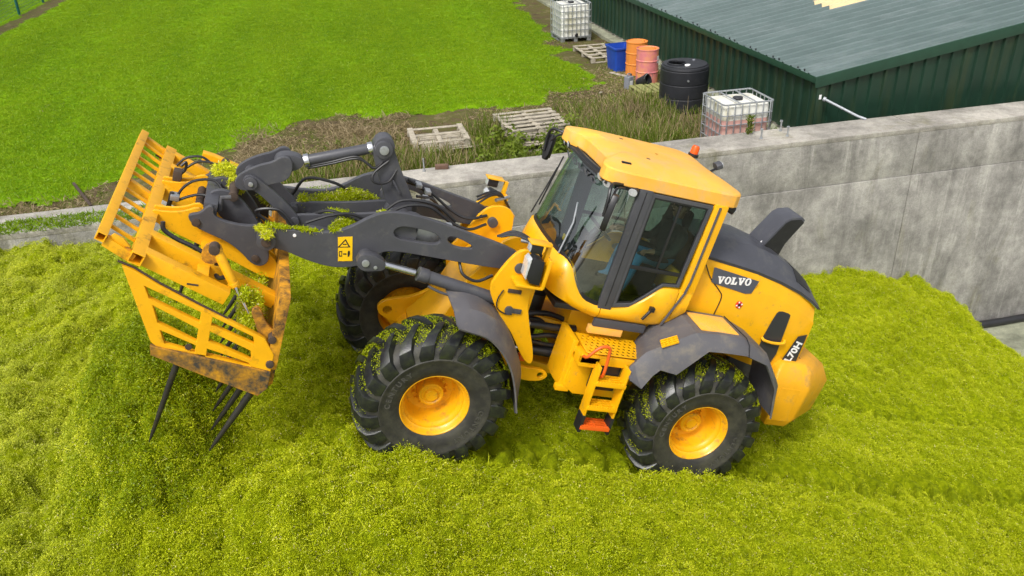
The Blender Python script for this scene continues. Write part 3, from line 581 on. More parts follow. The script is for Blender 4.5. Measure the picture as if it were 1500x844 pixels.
for wx, wy, spin in ((3.0, .955, .1), (0, .955, .33), (3.0, -.955, .2), (0, -.955, .5)):
    sgn = 1 if wy > 0 else -1
    ty = bpy.data.objects.new('tyre', tyre_me); C.objects.link(ty); ty.parent = ldr; ty.location = (wx, wy, GZ)
    nl = 20
    for k in range(nl):
        for sd, me, off in ((1, lugL, 0), (-1, lugR, .5)):
            o = bpy.data.objects.new('tread_lug', me); C.objects.link(o); o.parent = ty; o.rotation_euler = (0, spin + (k + off) * 2 * math.pi / nl, 0)
    fl = link(fleck_mesh(46000 if sgn > 0 else 9000), 'grass_flecks', None, ty); fl['kind'] = 'stuff'
    rm = bpy.data.objects.new('wheel_rim', rim_me if sgn > 0 else rim_f); C.objects.link(rm); rm.parent = ldr; rm.location = (wx, wy, GZ)
    hb = bpy.data.objects.new('hub', hub_me if sgn > 0 else hub_f); C.objects.link(hb); hb.parent = rm
    for k in range(14):
        a = spin + k * 2 * math.pi / 14; o = bpy.data.objects.new('wheel_nut', bolt_me); C.objects.link(o); o.parent = rm
        o.location = (.165 * math.cos(a), sgn * -.068, .165 * math.sin(a)); o.rotation_euler = (0 if sgn > 0 else math.pi, 0, 0)
    if sgn > 0:
        for txt, a0 in (('CENTURY', R(20)), ('CENTURY', R(205))):
            mbL = []
            for i, ch in enumerate(txt):
                me = text_mesh(ch, .075, .003, .002); a = a0 + (i - 3) * R(8.2)
                # stand letters round the sidewall, reading outward
                px, pz = .465 * math.cos(a), .465 * math.sin(a); rot = a - math.pi / 2
                # viewer looks along -y with x to the LEFT: mirror x
                ux = Vector((-math.cos(-rot), 0, -math.sin(-rot))) if False else None
                t1 = Vector((math.sin(a), 0, -math.cos(a))); up_ = Vector((math.cos(a), 0, math.sin(a)))
                t1 = Vector((-math.sin(a), 0, math.cos(a)))
                Mx = Matrix(((t1.x, up_.x, 0, px), (t1.y, up_.y, 1, .2925), (t1.z, up_.z, 0, pz), (0, 0, 0, 1))); me.transform(Mx); mbL.append(me)
            bmx = bmesh.new()
            for me in mbL: bmx.from_mesh(me)
            mm_ = bpy.data.meshes.new('letters'); bmx.to_mesh(mm_); bmx.free(); o = link(mm_, 'lettering', 'sidewall_mark', ty)

# ---- rear and front axles, frames
part(MB().lathe([(.0, -.75), (.10, -.75), (.11, -.55), (.17, -.45), (.13, -.3), (.16, -.12), (.26, 0), (.16, .12), (.13, .3), (.17, .45), (.11, .55), (.10, .75), (0, .75)], 20, 'y', (0, 0, 0)), 'axle', 'yellow', .0)
part(MB().lathe([(.0, -.75), (.10, -.75), (.11, -.55), (.17, -.45), (.13, -.3), (.16, -.12), (.26, 0), (.16, .12), (.13, .3), (.17, .45), (.11, .55), (.10, .75), (0, .75)], 20, 'y', (3, 0, 0)), 'axle', 'yellow', .0)
part(MB().prism([(1.55, .95), (1.55, .30), (1.2, .05), (-.2, .0), (-1.3, .0), (-1.35, .7), (-.9, .95)], 'y', -.40, .40), 'rear_frame', 'yellow', .015)
part(MB().prism([(2.05, .62), (2.05, .05), (2.4, -.05), (3.05, .0), (3.12, .22), (2.92, .50), (2.74, 1.0), (2.55, 1.18), (2.2, 1.18)], 'y', -.36, .36), 'front_frame', 'yellow', .02)
for s in (1, -1):
    mplate('axle_bracket', [chaikin([(3.30, .28), (3.42, .20), (3.40, .08), (3.2, .0), (2.8, .0), (2.55, .25), (2.52, .62), (2.75, .62), (3.0, .36)], 2), circ(3.30, .14, .05)], s * .46, .06, 'yellow')
    part(MB().bx(2.58, 2.85, s * .40 - .0, s * .66, .40, .58), 'axle_seat', 'yellow', .01)
# articulation joint, shafts and hoses
mb = MB(); mb.cyl((1.85, 0, -.05), (1.85, 0, .85), .13, 20); part(mb, 'articulation_pin', 'black', .01)
for z0, z1 in ((.0, .10), (.52, .64)): part(MB().prism([(2.25, -.30), (2.25, .30), (1.9, .16), (1.45, .32), (1.45, -.32), (1.9, -.16)], 'z', z0, z1), 'hinge_plate', 'yellow', .01)
for s in (1, -1):
    part(MB().cyl((1.50, s * .42, .33), (1.93, s * .36, .31), .055, 16), 'steering_cylinder', 'black', .004)
    part(MB().cyl((1.93, s * .36, .31), (2.22, s * .34, .30), .028, 12), 'steering_rod', 'chrome', 0)
for k, (pts, r) in enumerate([([(2.12, .45, .62), (1.95, .46, .66), (1.7, .46, .66), (1.45, .42, .66)], .040), ([(2.15, .40, .52), (1.95, .44, .50), (1.7, .42, .54), (1.45, .40, .50)], .028), ([(2.15, .36, .45), (1.9, .38, .42), (1.65, .38, .40), (1.42, .36, .42)], .026),
        ([(2.2, .3, .56), (1.9, .3, .72), (1.6, .28, .70), (1.4, .3, .60)], .03), ([(2.2, .2, .5), (1.85, .2, .6), (1.5, .2, .5)], .03), ([(2.17, .62, 1.05), (2.16, .64, .8), (2.14, .62, .55), (2.05, .52, .45), (1.9, .5, .40)], .02), ([(2.20, .60, 1.05), (2.2, .62, .8), (2.17, .58, .5)], .018)]):
    part(MB().tube(spline(pts, 5), r, 10), 'hydraulic_hose', 'hose', 0)
part(MB().bx(2.02, 2.10, .3, .55, .50, .72), 'hose_clamp', 'steel', .006)
mplate('hinge_lug', [chaikin([(2.05, .10), (1.9, .06), (1.72, .08), (1.66, .16), (1.74, .22), (1.95, .22), (2.08, .25)], 2), circ(1.76, .15, .035)], .60, .05, 'yellow')
part(MB().bx(1.99, 2.06, .56, .64, .30, .36), 'red_marker', 'orange', .006)
# ---- lift arm towers
for s in (1, -1):
    out = chaikin([(2.63, 1.27), (2.53, 1.50), (2.44, 1.60), (2.30, 1.58), (2.20, 1.50), (2.19, 1.28), (2.24, 1.10), (2.16, .86), (1.97, .45), (1.98, .34), (2.10, .42), (2.30, .70), (2.42, .80), (2.60, 1.02), (2.66, 1.15)], 2)
    tp = mplate('arm_tower', [out], s * .76, .05, 'yellow')
    mplate('arm_tower', [chaikin([(2.68, 1.22), (2.60, 1.42), (2.50, 1.56), (2.34, 1.60), (2.20, 1.55), (2.16, 1.30), (2.2, .95), (2.3, .60), (2.7, .60), (2.85, .95)], 2), circ(2.56, 1.43, .030)], s * .43, .045, 'yellow')
    part(MB().bx(2.17, 2.30, s * .45, s * .74, .7, 1.50), 'tower_web', 'yellow', .01)
    part(MB().cyl((2.42, s * .35, 1.40), (2.42, s * .80, 1.40), .055, 18), 'arm_pin', 'grey', .006)
    cup = part(MB().cyl((2.40, s * .785, .94), (2.40, s * .812, .94), .045, 16).bx(2.27, 2.41, s * .79, s * .805, .915, .965), 'pin_lock', 'grey', .004)
    # headlamps on a folded yellow bracket
    part(MB().bx(2.20, 2.48, s * .76, s * .98, 1.285, 1.31).bx(2.19, 2.225, s * .76, s * .98, 1.30, 1.60).bx(2.26, 2.46, s * .84, s * .98, 1.735, 1.75).bx(2.21, 2.25, s * .84, s * .90, 1.55, 1.74), 'lamp_bracket', 'yellow', .006)
    h = part(MB().prism([(2.25, 1.33), (2.36, 1.34), (2.40, 1.39), (2.41, 1.55), (2.37, 1.61), (2.27, 1.58)], 'y', s * .84, s * .985), 'headlamp', 'black', .012)
    part(MB().prism([(2.405, 1.37), (2.425, 1.39), (2.432, 1.56), (2.405, 1.60)], 'y', s * .835, s * .985), 'headlamp_lens', 'lamp', .006, parent=h)
    h2 = part(MB().bx(2.32, 2.44, s * .86, s * .97, 1.645, 1.73), 'indicator_lamp', 'black', .012)
    part(MB().bx(2.436, 2.448, s * .87, s * .96, 1.655, 1.72), 'indicator_lens', 'lamp', .004, parent=h2)
    for k in range(3): part(MB().tube(spline([(2.62, s * (.45 + .05 * k), 1.56 + .02 * k), (2.48, s * (.50 + .05 * k), 1.66), (2.32, s * (.60 + .05 * k), 1.64), (2.18, s * (.66 + .04 * k), 1.5)], 5), .013, 8), 'hydraulic_hose', 'hose', 0)
    part(MB().cyl((2.40, s * .55, 1.60), (2.22, s * .66, 1.63), .02, 10), 'hose_fitting', 'steel', 0)
part(MB().tube(spline([(2.52, .80, 1.15), (2.55, .80, 1.05), (2.53, .80, .95), (2.44, .80, .90), (2.36, .80, .90)], 5), .007, 8), 'sensor_cable', 'hose', 0)
part(MB().bx(2.33, 2.47, .785, .80, 1.13, 1.17), 'bracket_tab', 'rust', .004)

# ---- lift arms
ARM = [(4.74, 1.31), (4.60, 1.315), (4.44, 1.325), (4.27, 1.345), (4.14, 1.395), (4.02, 1.48), (3.93, 1.56), (3.83, 1.625), (3.73, 1.66), (3.56, 1.675), (3.27, 1.645), (2.96, 1.59), (2.59, 1.53), (2.38, 1.47), (2.34, 1.38), (2.40, 1.30), (2.47, 1.28), (2.77, 1.27), (3.17, 1.275), (3.51, 1.28), (3.65, 1.27), (3.73, 1.245), (3.78, 1.20), (3.89, 1.08), (4.02, 1.03), (4.18, 1.01), (4.39, 1.04), (4.53, 1.08), (4.65, 1.11), (4.80, 1.10), (4.87, 1.19), (4.82, 1.28)]
SL1 = chaikin([(3.62, 1.54), (3.68, 1.475), (3.63, 1.405), (3.46, 1.405), (3.25, 1.405), (3.19, 1.455), (3.25, 1.525), (3.44, 1.545)], 2)
SL2 = chaikin([(3.15, 1.475), (3.13, 1.53), (3.00, 1.51), (2.87, 1.46), (2.89, 1.42), (3.06, 1.415)], 2)
for s in (1, -1):
    arm = mplate('lift_arm', [chaikin(ARM, 1), SL1, SL2], s * .555, .06, 'grey', bevel=.006)
    bs = part(MB().cyl((4.79, s * .49, 1.19), (4.79, s * .66, 1.19), .085, 24), 'pivot_boss', 'grey', .008, parent=arm)
    part(MB().cyl((4.79, s * .655, 1.19), (4.79, s * .675, 1.19), .045, 16), 'pivot_pin', 'rust', .004, parent=arm)
    part(MB().cyl((3.88, s * .50, 1.18), (3.88, s * .66, 1.18), .075, 20), 'ram_boss', 'grey', .008, parent=arm)
    part(MB().cyl((4.55, s * .583, 1.27), (4.55, s * .592, 1.27), .016, 10), 'grease_cap', 'white_mark', .002, parent=arm)
    # lift ram
    ram = part(MB().tube([(3.36, s * .70, 1.135), (2.45, s * .70, .985)], .062, 20).cyl((3.37, s * .70, 1.137), (3.27, s * .70, 1.12), .072, 20), 'lift_ram', 'grey', .005)
    part(MB().cyl((3.40, s * .70, 1.14), (3.80, s * .70, 1.185), .034, 16), 'ram_rod', 'chrome', 0, parent=ram)
    mb = MB(); mb.prism(chaikin([(3.70, 1.13), (3.70, 1.22), (3.83, 1.27), (3.95, 1.26), (3.98, 1.15), (3.90, 1.09), (3.80, 1.11)], 1), 'y', s * .64, s * .75); part(mb, 'ram_eye', 'grey', .008, parent=ram)
    part(MB().cyl((3.89, s * .745, 1.18), (3.89, s * .765, 1.18), .035, 16).cyl((3.79, s * .74, 1.15), (3.79, s * .756, 1.15), .018, 10), 'ram_pin', 'steel', .003, parent=ram)
    part(MB().tube(spline([(3.25, s * .74, 1.04), (3.1, s * .76, 1.0), (2.9, s * .76, .985), (2.6, s * .74, .95)], 4), .014, 8), 'ram_pipe', 'grey', 0, parent=ram)
# warning plate on the near arm
dk = mplate('warning_decal', [chaikin([(4.165, 1.325), (4.035, 1.355), (3.985, 1.11), (4.115, 1.085)], 0)], .5885, .004, 'decal_yellow', bevel=.0008)
mplate('warning_triangle', [[(4.093, 1.322), (4.150, 1.222), (4.032, 1.246)], [(4.092, 1.302), (4.132, 1.233), (4.051, 1.250)]], .5915, .002, 'black', dk, .0)
mplate('warning_pictogram', [[(4.108, 1.268), (4.075, 1.275), (4.072, 1.265), (4.105, 1.258)]], .5915, .002, 'black', dk, 0)
mplate('warning_pictogram', [[(4.128, 1.19), (4.10, 1.196), (4.088, 1.14), (4.116, 1.134)], [(4.120, 1.182), (4.105, 1.185), (4.096, 1.148), (4.111, 1.145)]], .5915, .002, 'black', dk, 0)
mplate('warning_pictogram', [[(4.045, 1.208), (4.03, 1.208), (4.022, 1.18), (4.024, 1.15), (4.036, 1.147), (4.046, 1.18)]], .5915, .002, 'black', dk, 0)
mplate('warning_pictogram', [[(4.088, 1.168), (4.076, 1.178), (4.076, 1.173), (4.064, 1.176), (4.063, 1.181), (4.052, 1.173), (4.062, 1.160), (4.063, 1.166), (4.075, 1.163), (4.075, 1.158)]], .5915, .002, 'black', dk, 0)
# cross tubes between the arms
part(MB().cyl((3.55, -.53, 1.44), (3.55, .53, 1.44), .12, 24), 'cross_tube', 'grey', 0)
part(MB().bx(4.02, 4.42, -.53, .53, 1.08, 1.24), 'cross_beam', 'grey', .03)
# inner plates of the cross member carrying the tilt lever
for y in (.16, -.16): mplate('lever_bracket', [chaikin([(4.62, 1.18), (4.60, 1.30), (4.30, 1.36), (4.0, 1.42), (3.7, 1.50), (3.4, 1.56), (3.3, 1.48), (3.42, 1.32), (3.8, 1.14), (4.3, 1.08)], 2)], y, .05, 'grey')
# tilt lever, upright
lev = part(MB().prism(chaikin([(3.36, 1.52), (3.66, 1.48), (3.90, 1.94), (3.955, 2.09), (3.92, 2.19), (3.83, 2.225), (3.755, 2.18), (3.74, 2.08)], 1), 'y', -.09, .11), 'tilt_lever', 'grey', .012)
part(MB().cyl((3.85, -.13, 2.10), (3.85, .15, 2.10), .085, 24), 'lever_boss', 'grey', .008, parent=lev); part(MB().cyl((3.85, .15, 2.10), (3.85, .165, 2.10), .045, 18), 'lever_pin', 'steel', .004, parent=lev)
part(MB().bar((3.60, .118, 1.70), (3.70, .118, 1.82), .02, .05, (0, 1, 0)), 'stop_block', 'grey', .006, parent=lev)
# tilt ram
ram = part(MB().tube([(3.88, .03, 2.085), (3.80, .03, 2.10)], .05, 16).cyl((3.98, .03, 2.05), (4.55, .03, 1.805), .052, 20), 'tilt_ram', 'grey', .004)
part(MB().cyl((4.50, .03, 1.826), (4.545, .03, 1.807), .064, 20), 'ram_collar', 'chrome', .004, parent=ram); part(MB().cyl((3.94, .03, 2.068), (3.985, .03, 2.048), .062, 20), 'ram_collar', 'chrome', .004, parent=ram)
mb = MB(); mb.prism(chaikin([(4.54, 1.77), (4.56, 1.85), (4.68, 1.865), (4.79, 1.83), (4.82, 1.74), (4.75, 1.665), (4.65, 1.69)], 2), 'y', -.045, .105); part(mb, 'ram_eye', 'grey', .012, parent=ram)
part(MB().cyl((4.73, -.1, 1.75), (4.73, .16, 1.75), .075, 22), 'ram_eye_boss', 'grey', .008, parent=ram); part(MB().cyl((4.73, .155, 1.75), (4.73, .17, 1.75), .045, 16), 'ram_pin', 'rust', .004, parent=ram)
for k in range(2): part(MB().tube(spline([(3.82, .10, 1.98), (3.90, .12, 1.90), (4.0, .10, 1.94), (4.1, .08, 1.96 - .02 * k), (4.3, .06, 1.86 - .02 * k), (4.5, .05, 1.77 - .02 * k)], 6), .013, 8), 'ram_hose', 'hose', 0, parent=ram)
part(MB().tube(spline([(3.78, .12, 2.0), (3.90, .16, 1.86), (3.88, .18, 1.78), (3.75, .16, 1.80), (3.68, .1, 1.92)], 6), .013, 8), 'ram_hose', 'hose', 0, parent=ram)
# bell crank and links to the coupler
for y in (.15, -.15):
    bl = mplate('bell_crank', [chaikin([(4.83, 1.78), (4.75, 1.86), (4.66, 1.84), (4.64, 1.72), (4.68, 1.62), (4.84, 1.55), (4.93, 1.48), (5.06, 1.45), (5.13, 1.49), (5.12, 1.58), (5.03, 1.67), (4.92, 1.74)], 2)], y, .05, 'grey', bevel=.006)
    ln = mplate('tilt_link', [chaikin([(5.07, 1.55), (5.04, 1.63), (4.96, 1.63), (4.84, 1.56), (4.66, 1.44), (4.52, 1.32), (4.48, 1.24), (4.54, 1.20), (4.64, 1.26), (4.80, 1.40), (4.94, 1.49), (5.03, 1.50)], 2)], y + (.05 if y > 0 else -.05), .04, 'grey', bevel=.006)
    part(MB().cyl((4.99, y - .04, 1.56), (4.99, y + .10, 1.56), .06, 20), 'link_boss', 'grey', .006, parent=ln); part(MB().cyl((4.99, y + .10, 1.56), (4.99, y + .115, 1.56), .022, 12), 'link_pin', 'steel', .003, parent=ln)
    part(MB().cyl((4.54, y - .04, 1.26), (4.54, y + .09, 1.26), .045, 18), 'link_boss', 'grey', .006, parent=ln)
# coupler
CPL = chaikin([(5.48, 1.25), (5.45, 1.28), (5.38, 1.30), (5.32, 1.39), (5.27, 1.38), (5.27, 1.31), (5.20, 1.265), (5.01, 1.25), (4.86, 1.28), (4.75, 1.27), (4.70, 1.18), (4.75, 1.08), (4.72, .94), (4.78, .87), (4.88, .89), (4.97, .98), (5.11, 1.07), (5.29, 1.12), (5.42, 1.17)], 2)
for y in (.49, -.49):
    cp = mplate('coupler_plate', [CPL], y, .05, 'grey', bevel=.008)
    part(MB().cyl((4.85, y + .03, .955), (4.85, y + .045, .955), .035, 14).cyl((5.40, y + .03, 1.21), (5.40, y + .045, 1.21), .035, 14), 'lock_pin', 'rust', .003, parent=cp)
    part(MB().cyl((4.80, y + .02, 1.16), (4.80, y + .05, 1.16), .05, 14), 'coupler_boss', 'rust', .004, parent=cp)
for y in (.17, -.17): mplate('coupler_ear', [chaikin([(5.38, 1.25), (5.34, 1.38), (5.25, 1.44), (5.13, 1.43), (5.00, 1.34), (4.84, 1.16), (4.84, 1.08), (5.02, 1.12), (5.18, 1.14), (5.26, 1.24)], 2)], y, .05, 'grey', bevel=.008)
part(MB().bx(5.24, 5.36, -.44, .44, 1.20, 1.38), 'coupler_beam', 'grey', .012); part(MB().cyl((5.12, -.24, 1.40), (5.12, .24, 1.40), .045, 18), 'coupler_pin', 'rust', .004)
part(MB().cyl((4.84, -.44, .96), (4.84, .44, .96), .055, 16), 'lock_bar', 'grey', 0)
part(MB().tube([(5.22, .35, 1.30), (5.22, .35, 1.42), (5.14, .35, 1.44)], .022, 8), 'lock_handle', 'grey', 0)
# loose hoses along the arms
for pts in ([(3.15, .40, 1.62), (3.35, .42, 1.72), (3.55, .42, 1.70), (3.7, .40, 1.60)], [(3.05, .36, 1.60), (3.3, .38, 1.74), (3.6, .36, 1.72), (3.75, .35, 1.58)], [(4.45, .40, 1.34), (4.25, .42, 1.46), (4.05, .40, 1.50), (3.88, .38, 1.44)], [(4.55, -.40, 1.30), (4.45, -.38, 1.50), (4.2, -.36, 1.52), (4.0, -.38, 1.46)],
            [(3.5, -.42, 1.66), (3.2, -.44, 1.60), (2.9, -.40, 1.44), (2.7, -.36, 1.40), (2.5, -.4, 1.46)], [(3.45, -.38, 1.70), (3.15, -.40, 1.55), (2.95, -.36, 1.36), (2.7, -.30, 1.30), (2.5, -.34, 1.38)], [(3.4, .0, 1.66), (3.2, -.1, 1.62), (3.0, -.2, 1.42), (2.8, -.2, 1.28), (2.6, -.2, 1.2)], [(4.4, .1, 1.30), (4.25, .2, 1.42), (4.1, .25, 1.42), (3.95, .2, 1.36)],
            [(2.95, .52, 1.26), (2.9, .60, 1.16), (2.75, .62, 1.12), (2.6, .60, 1.2)], [(4.78, .2, 1.20), (4.9, .22, 1.30), (4.70, .26, 1.36), (4.55, .3, 1.24)], [(4.75, .1, 1.45), (4.6, .1, 1.36), (4.5, .14, 1.20), (4.4, .2, 1.16)]):
    part(MB().tube(spline(pts, 6), .016, 8), 'hydraulic_hose', 'hose', 0)
for (x, y, z) in ((3.32, -.38, 1.66), (3.22, -.34, 1.62), (3.28, -.1, 1.62), (3.05, .2, 1.48)): part(MB().bx(x - .03, x + .03, y - .06, y + .06, z - .02, z + .02), 'hose_clamp', 'steel', .005)
part(MB().bx(3.15, 3.42, .36, .46, 1.36, 1.52), 'valve_block', 'steel', .01)

# ---- front mudguards
for s in (1, -1):
    inn = [(3.06, 1.02), (2.88, 1.06), (2.64, 1.0), (2.42, .84), (2.22, .60), (2.10, .34), (2.10, .02)]
    midp = [(3.04, .99), (2.88, 1.03), (2.66, .985), (2.45, .835), (2.26, .60), (2.15, .36), (2.135, .04)]
    outp = [(3.00, .91), (2.90, .885), (2.74, .865), (2.60, .795), (2.42, .62), (2.29, .39), (2.17, .06)]
    rows = [[(x, s * .66, z) for x, z in chaikin(inn, 2, False)], [(x, s * 1.06, z) for x, z in chaikin(midp, 2, False)], [(x + .0, s * 1.20, z - .03) for x, z in chaikin([(.5 * a[0] + .5 * b[0], .5 * a[1] + .5 * b[1]) for a, b in zip(midp, outp)], 2, False)], [(x, s * 1.275, z) for x, z in chaikin(outp, 2, False)]]
    part(MB().loft(rows), 'front_mudguard', 'grey_plastic', 0, ang=30, solid=.018)
# ---- rear mudguards with step plates
top = [(1.14, .66), (1.00, .86), (.46, 1.17), (-.08, 1.18), (-.44, 1.05), (-.72, .74), (-.82, .32)]
low = [(1.08, .58), (.92, .50), (.60, .72), (.33, 1.035), (-.12, 1.04), (-.41, .965), (-.66, .69), (-.77, .32)]
for s in (1, -1):
    FR = [[(.83, .72), (1.08, .66), (1.10, .62), (1.08, .58)], [(.82, .76), (1.04, .72), (1.00, .60), (.93, .50)], [(.80, .82), (1.00, .80), (.94, .74), (.86, .67)], [(.78, .88), (.96, .86), (.88, .80), (.80, .745)], [(.70, .99), (.82, .95), (.74, .86), (.68, .725)], [(.64, 1.04), (.70, 1.03), (.64, .90), (.60, .715)],
          [(.48, 1.165), (.48, 1.165), (.42, 1.10), (.34, 1.03)], [(.20, 1.18), (.20, 1.18), (.18, 1.135), (.15, 1.04)], [(-.08, 1.18), (-.08, 1.18), (-.09, 1.135), (-.12, 1.04)], [(-.44, 1.05), (-.44, 1.05), (-.43, 1.02), (-.41, .965)], [(-.72, .74), (-.72, .74), (-.70, .72), (-.66, .69)], [(-.82, .32), (-.82, .32), (-.81, .32), (-.77, .32)]]
    rows = [[(x, s * yy, z) for x, z in chaikin([q[k] for q in FR], 0, False)] for k, yy in enumerate((.64, 1.14, 1.215, 1.265))]
    fd = part(MB().loft(rows), 'rear_mudguard', 'grey_plastic', 0, ang=28, solid=.018)
    part(MB().tube([(-.10, s * .66, 1.187), (-.12, s * 1.14, 1.187), (-.135, s * 1.215, 1.14), (-.15, s * 1.268, 1.03)], .006, 6), 'guard_seam', 'black', 0, parent=fd)
    st = part(MB().bx(-.06, .40, s * .70, s * 1.08, 1.172, 1.187), 'step_plate', 'yellow_roof', .004, parent=fd)
    mb = MB()
    for i in range(11):
        for j in range(9): mb.cyl((-.03 + i * .04, s * (.73 + j * .04), 1.186), (-.03 + i * .04, s * (.73 + j * .04), 1.191), .007, 6)
    o = part(mb, 'grip_studs', 'yellow_roof', 0, parent=fd); o['kind'] = 'stuff'
    for k in range(4): part(MB().bar((.80 - .04 * k, s * 1.10, .995 + .022 * k), (.80 - .04 * k, s * 1.17, .965 + .022 * k), .012, .02).bar((.83, s * (1.10 + .023 * k), .99 - .01 * k), (.66, s * (1.10 + .023 * k), 1.075 - .01 * k), .012, .02), 'chock_holder', 'yellow', .002, parent=fd)
# ---- steps, platform, tank and handrail
for s in (1, -1):
    holes = [circ(.93 + i * .062 + (.031 if j % 2 else 0), .735 + j * .062, .019, 8) for i in range(10) for j in range(6)]
    me = curve_mesh([[(.88, .68), (1.57, .68), (1.57, 1.09), (.88, 1.09)]] + holes, .008, .001); me.transform(Matrix.Translation((0, 0, .742)) @ Matrix.Diagonal((1, s, 1, 1)))
    pf = link(me, 'step_platform', 'yellow', ldr, LO)
    part(MB().bx(1.00, 1.62, s * 1.06, s * 1.10, .62, .72).bx(1.40, 1.62, s * .75, s * 1.10, .58, .70), 'platform_skirt', 'yellow', .008)
    part(MB().prism([(1.62, .66), (1.62, .25), (1.50, .17), (1.02, .17), (.98, .50), (1.0, .58)], 'y', s * .42, s * .96), 'side_tank', 'yellow', .015)
    part(MB().bx(1.60, 1.66, s * .5, s * .9, .20, .76).bx(1.55, 1.70, s * .88, s * .95, .18, .24), 'tank_guard', 'yellow', .008)
    part(MB().bx(.92, 1.54, s * .70, s * 1.05, .665, .672), 'platform_shade_sheet', 'black', 0)  # black sheet added below so the platform holes look shaded
    part(MB().bx(1.10, 1.40, s * .98, s * 1.05, .30, .60), 'battery_box', 'black', .02)
    for x in (1.43, 1.10):
        lr = part(MB().prism([(x - .012, .66), (x + .012, .66), (x - .0, .06), (x - .024, .06)], 'y', s * 1.08, s * 1.22), 'ladder_rail', 'yellow', .004)
        part(MB().bx(x - .03, x + .004, s * 1.09, s * 1.23, -.12, .08), 'rubber_strap', 'black', .004, parent=lr)
    for z, mt in ((.485, 'yellow'), (.195, 'yellow'), (-.045, 'orange')):
        mb = MB()
        for yy in (1.075, 1.12, 1.165, 1.215): mb.bx(1.09, 1.42, s * (yy - .011), s * (yy + .011), z - .012, z + .012)
        for xx in (1.10, 1.255, 1.41): mb.bx(xx - .014, xx + .014, s * 1.07, s * 1.225, z - .014, z + .010)
        mb.bx(1.085, 1.425, s * 1.215, s * 1.235, z - .035, z + .008)
        for i in range(11): mb.bx(1.10 + i * .03, 1.115 + i * .03, s * 1.21, s * 1.236, z + .006, z + .020)
        part(mb, 'step', mt, .002)
    hr = part(MB().tube(spline([(1.60, s * 1.10, .70), (1.60, s * 1.18, .74), (1.54, s * 1.2, .84), (1.48, s * 1.2, .885), (1.41, s * 1.2, .88), (1.385, s * 1.2, .80), (1.37, s * 1.2, .60), (1.37, s * 1.17, .53), (1.39, s * 1.12, .52)], 6), .017, 10), 'hand_rail', 'orange', 0)
# ---- cab
def plan(u):   # cab outline from the door's rear edge forward round the nose, near side (x, y)
    return u
PL = chaikin([(.46, .775), (.9, .785), (1.31, .785), (1.47, .785), (1.72, .775), (1.92, .70), (2.02, .50), (2.06, .25), (2.065, 0)], 2, False)
def glass_z(x, y):
    return float(np.interp(x, [.46, .70, .83, 1.02, 1.14, 1.30, 1.50, 1.66, 1.76, 1.84, 1.90, 1.97, 2.1], [1.44, 1.45, 1.44, 1.25, 1.16, 1.125, 1.13, 1.17, 1.25, 1.36, 1.475, 1.53, 1.52]))
def low_z(x): return float(np.interp(x, [.46, .62, .80, 1.44, 2.0, 2.1], [1.16, 1.02, .98, .98, 1.08, 1.12]))
def shell(sel, s):
    rows = [[], [], [], [], []]
    for x, y in sel:
        zl, zg = low_z(x), glass_z(x, y); k = min(1, max(0, (x - 1.5) / .4))
        rows[0].append((x - .10 * k - .0, s * (y - .05), zl)); rows[1].append((x - .02 * k, s * (y - .005), zl + .05)); rows[2].append((x, s * y, .5 * zl + .5 * zg)); rows[3].append((x - .05 * k, s * (y - .008), zg - .03)); rows[4].append((x - .09 * k, s * (y - .04), zg))
    return rows
for s in (1, -1):
    d_ = [p for p in PL if .62 <= p[0] <= 1.42]; d_ = [(.622, .776)] + d_ + [(1.425, .785)]
    n_ = [(1.435, .785)] + [p for p in PL if p[0] > 1.435]
    r_ = [p for p in PL if p[0] < .61] + [(.612, .777)]
    dr = part(MB().loft(shell(d_, s)), 'door_panel', 'yellow', 0, ang=50, solid=.012)
    part(MB().loft(shell(n_, s)), 'cab_cowl', 'yellow', 0, ang=50, solid=.012)
    part(MB().loft(shell(r_, s)), 'cab_rear_panel', 'yellow', 0, ang=50, solid=.012)
    part(MB().tube([(.88, s * .81, 1.19), (.955, s * .82, 1.07)], .016, 8).bx(.85, .90, s * .78, s * .83, 1.17, 1.22), 'door_handle', 'black', .004, parent=dr)
    part(MB().bx(.84, 1.44, s * .72, s * .765, .885, .975), 'sill_strip', 'grey', .008)
    part(MB().bx(1.08, 1.47, s * .70, s * .76, .80, .885), 'sill_plate', 'yellow_roof', .005)
    # upright posts
    part(MB().bx(1.315, 1.465, s * .725, s * .775, 1.10, 2.42), 'cab_pillar', 'grey', .010); part(MB().bx(1.385, 1.392, s * .774, s * .779, 1.14, 2.40), 'pillar_seam', 'black', 0)
    part(MB().prism([(.60, 2.42), (.60, 1.43), (.49, 1.30), (.44, 1.35), (.44, 2.42)], 'y', s * .70, s * .765), 'rear_post', 'yellow', .012)
    part(MB().tube([(.535, s * .768, 2.40), (.535, s * .768, 1.55), (.56, s * .782, 1.42), (.70, s * .792, 1.03)], .014, 6), 'door_seal', 'grey', 0)
    # side door glass with black frame
    DG = [(1.315, 2.40), (.62, 2.40), (.64, 1.47), (.82, 1.455), (.99, 1.285), (1.12, 1.165), (1.315, 1.13)]; cxg, czg = .98, 1.85
    inner = [(cxg + (x - cxg) * .885, czg + (z - czg) * .93) for x, z in DG]
    fr = mplate('door_frame', [chaikin(DG, 0), inner], s * .752, .03, 'grey', bevel=.004)
    gl = mplate('door_glass', [[(cxg + (x - cxg) * .90, czg + (z - czg) * .94) for x, z in DG]], s * .748, .008, 'glass', bevel=.0)
    part(MB().bx(.955, .98, s * .745, s * .762, 1.62, 2.33).bx(.66, 1.29, s * .745, s * .764, 1.585, 1.625), 'window_bar', 'black', .003)
    mplate('glass_border', [[(cxg + (x - cxg) * .895, czg + (z - czg) * .935) for x, z in DG], [(cxg + (x - cxg) * .84, czg + (z - czg) * .90) for x, z in DG]], s * .757, .004, 'black', bevel=0)
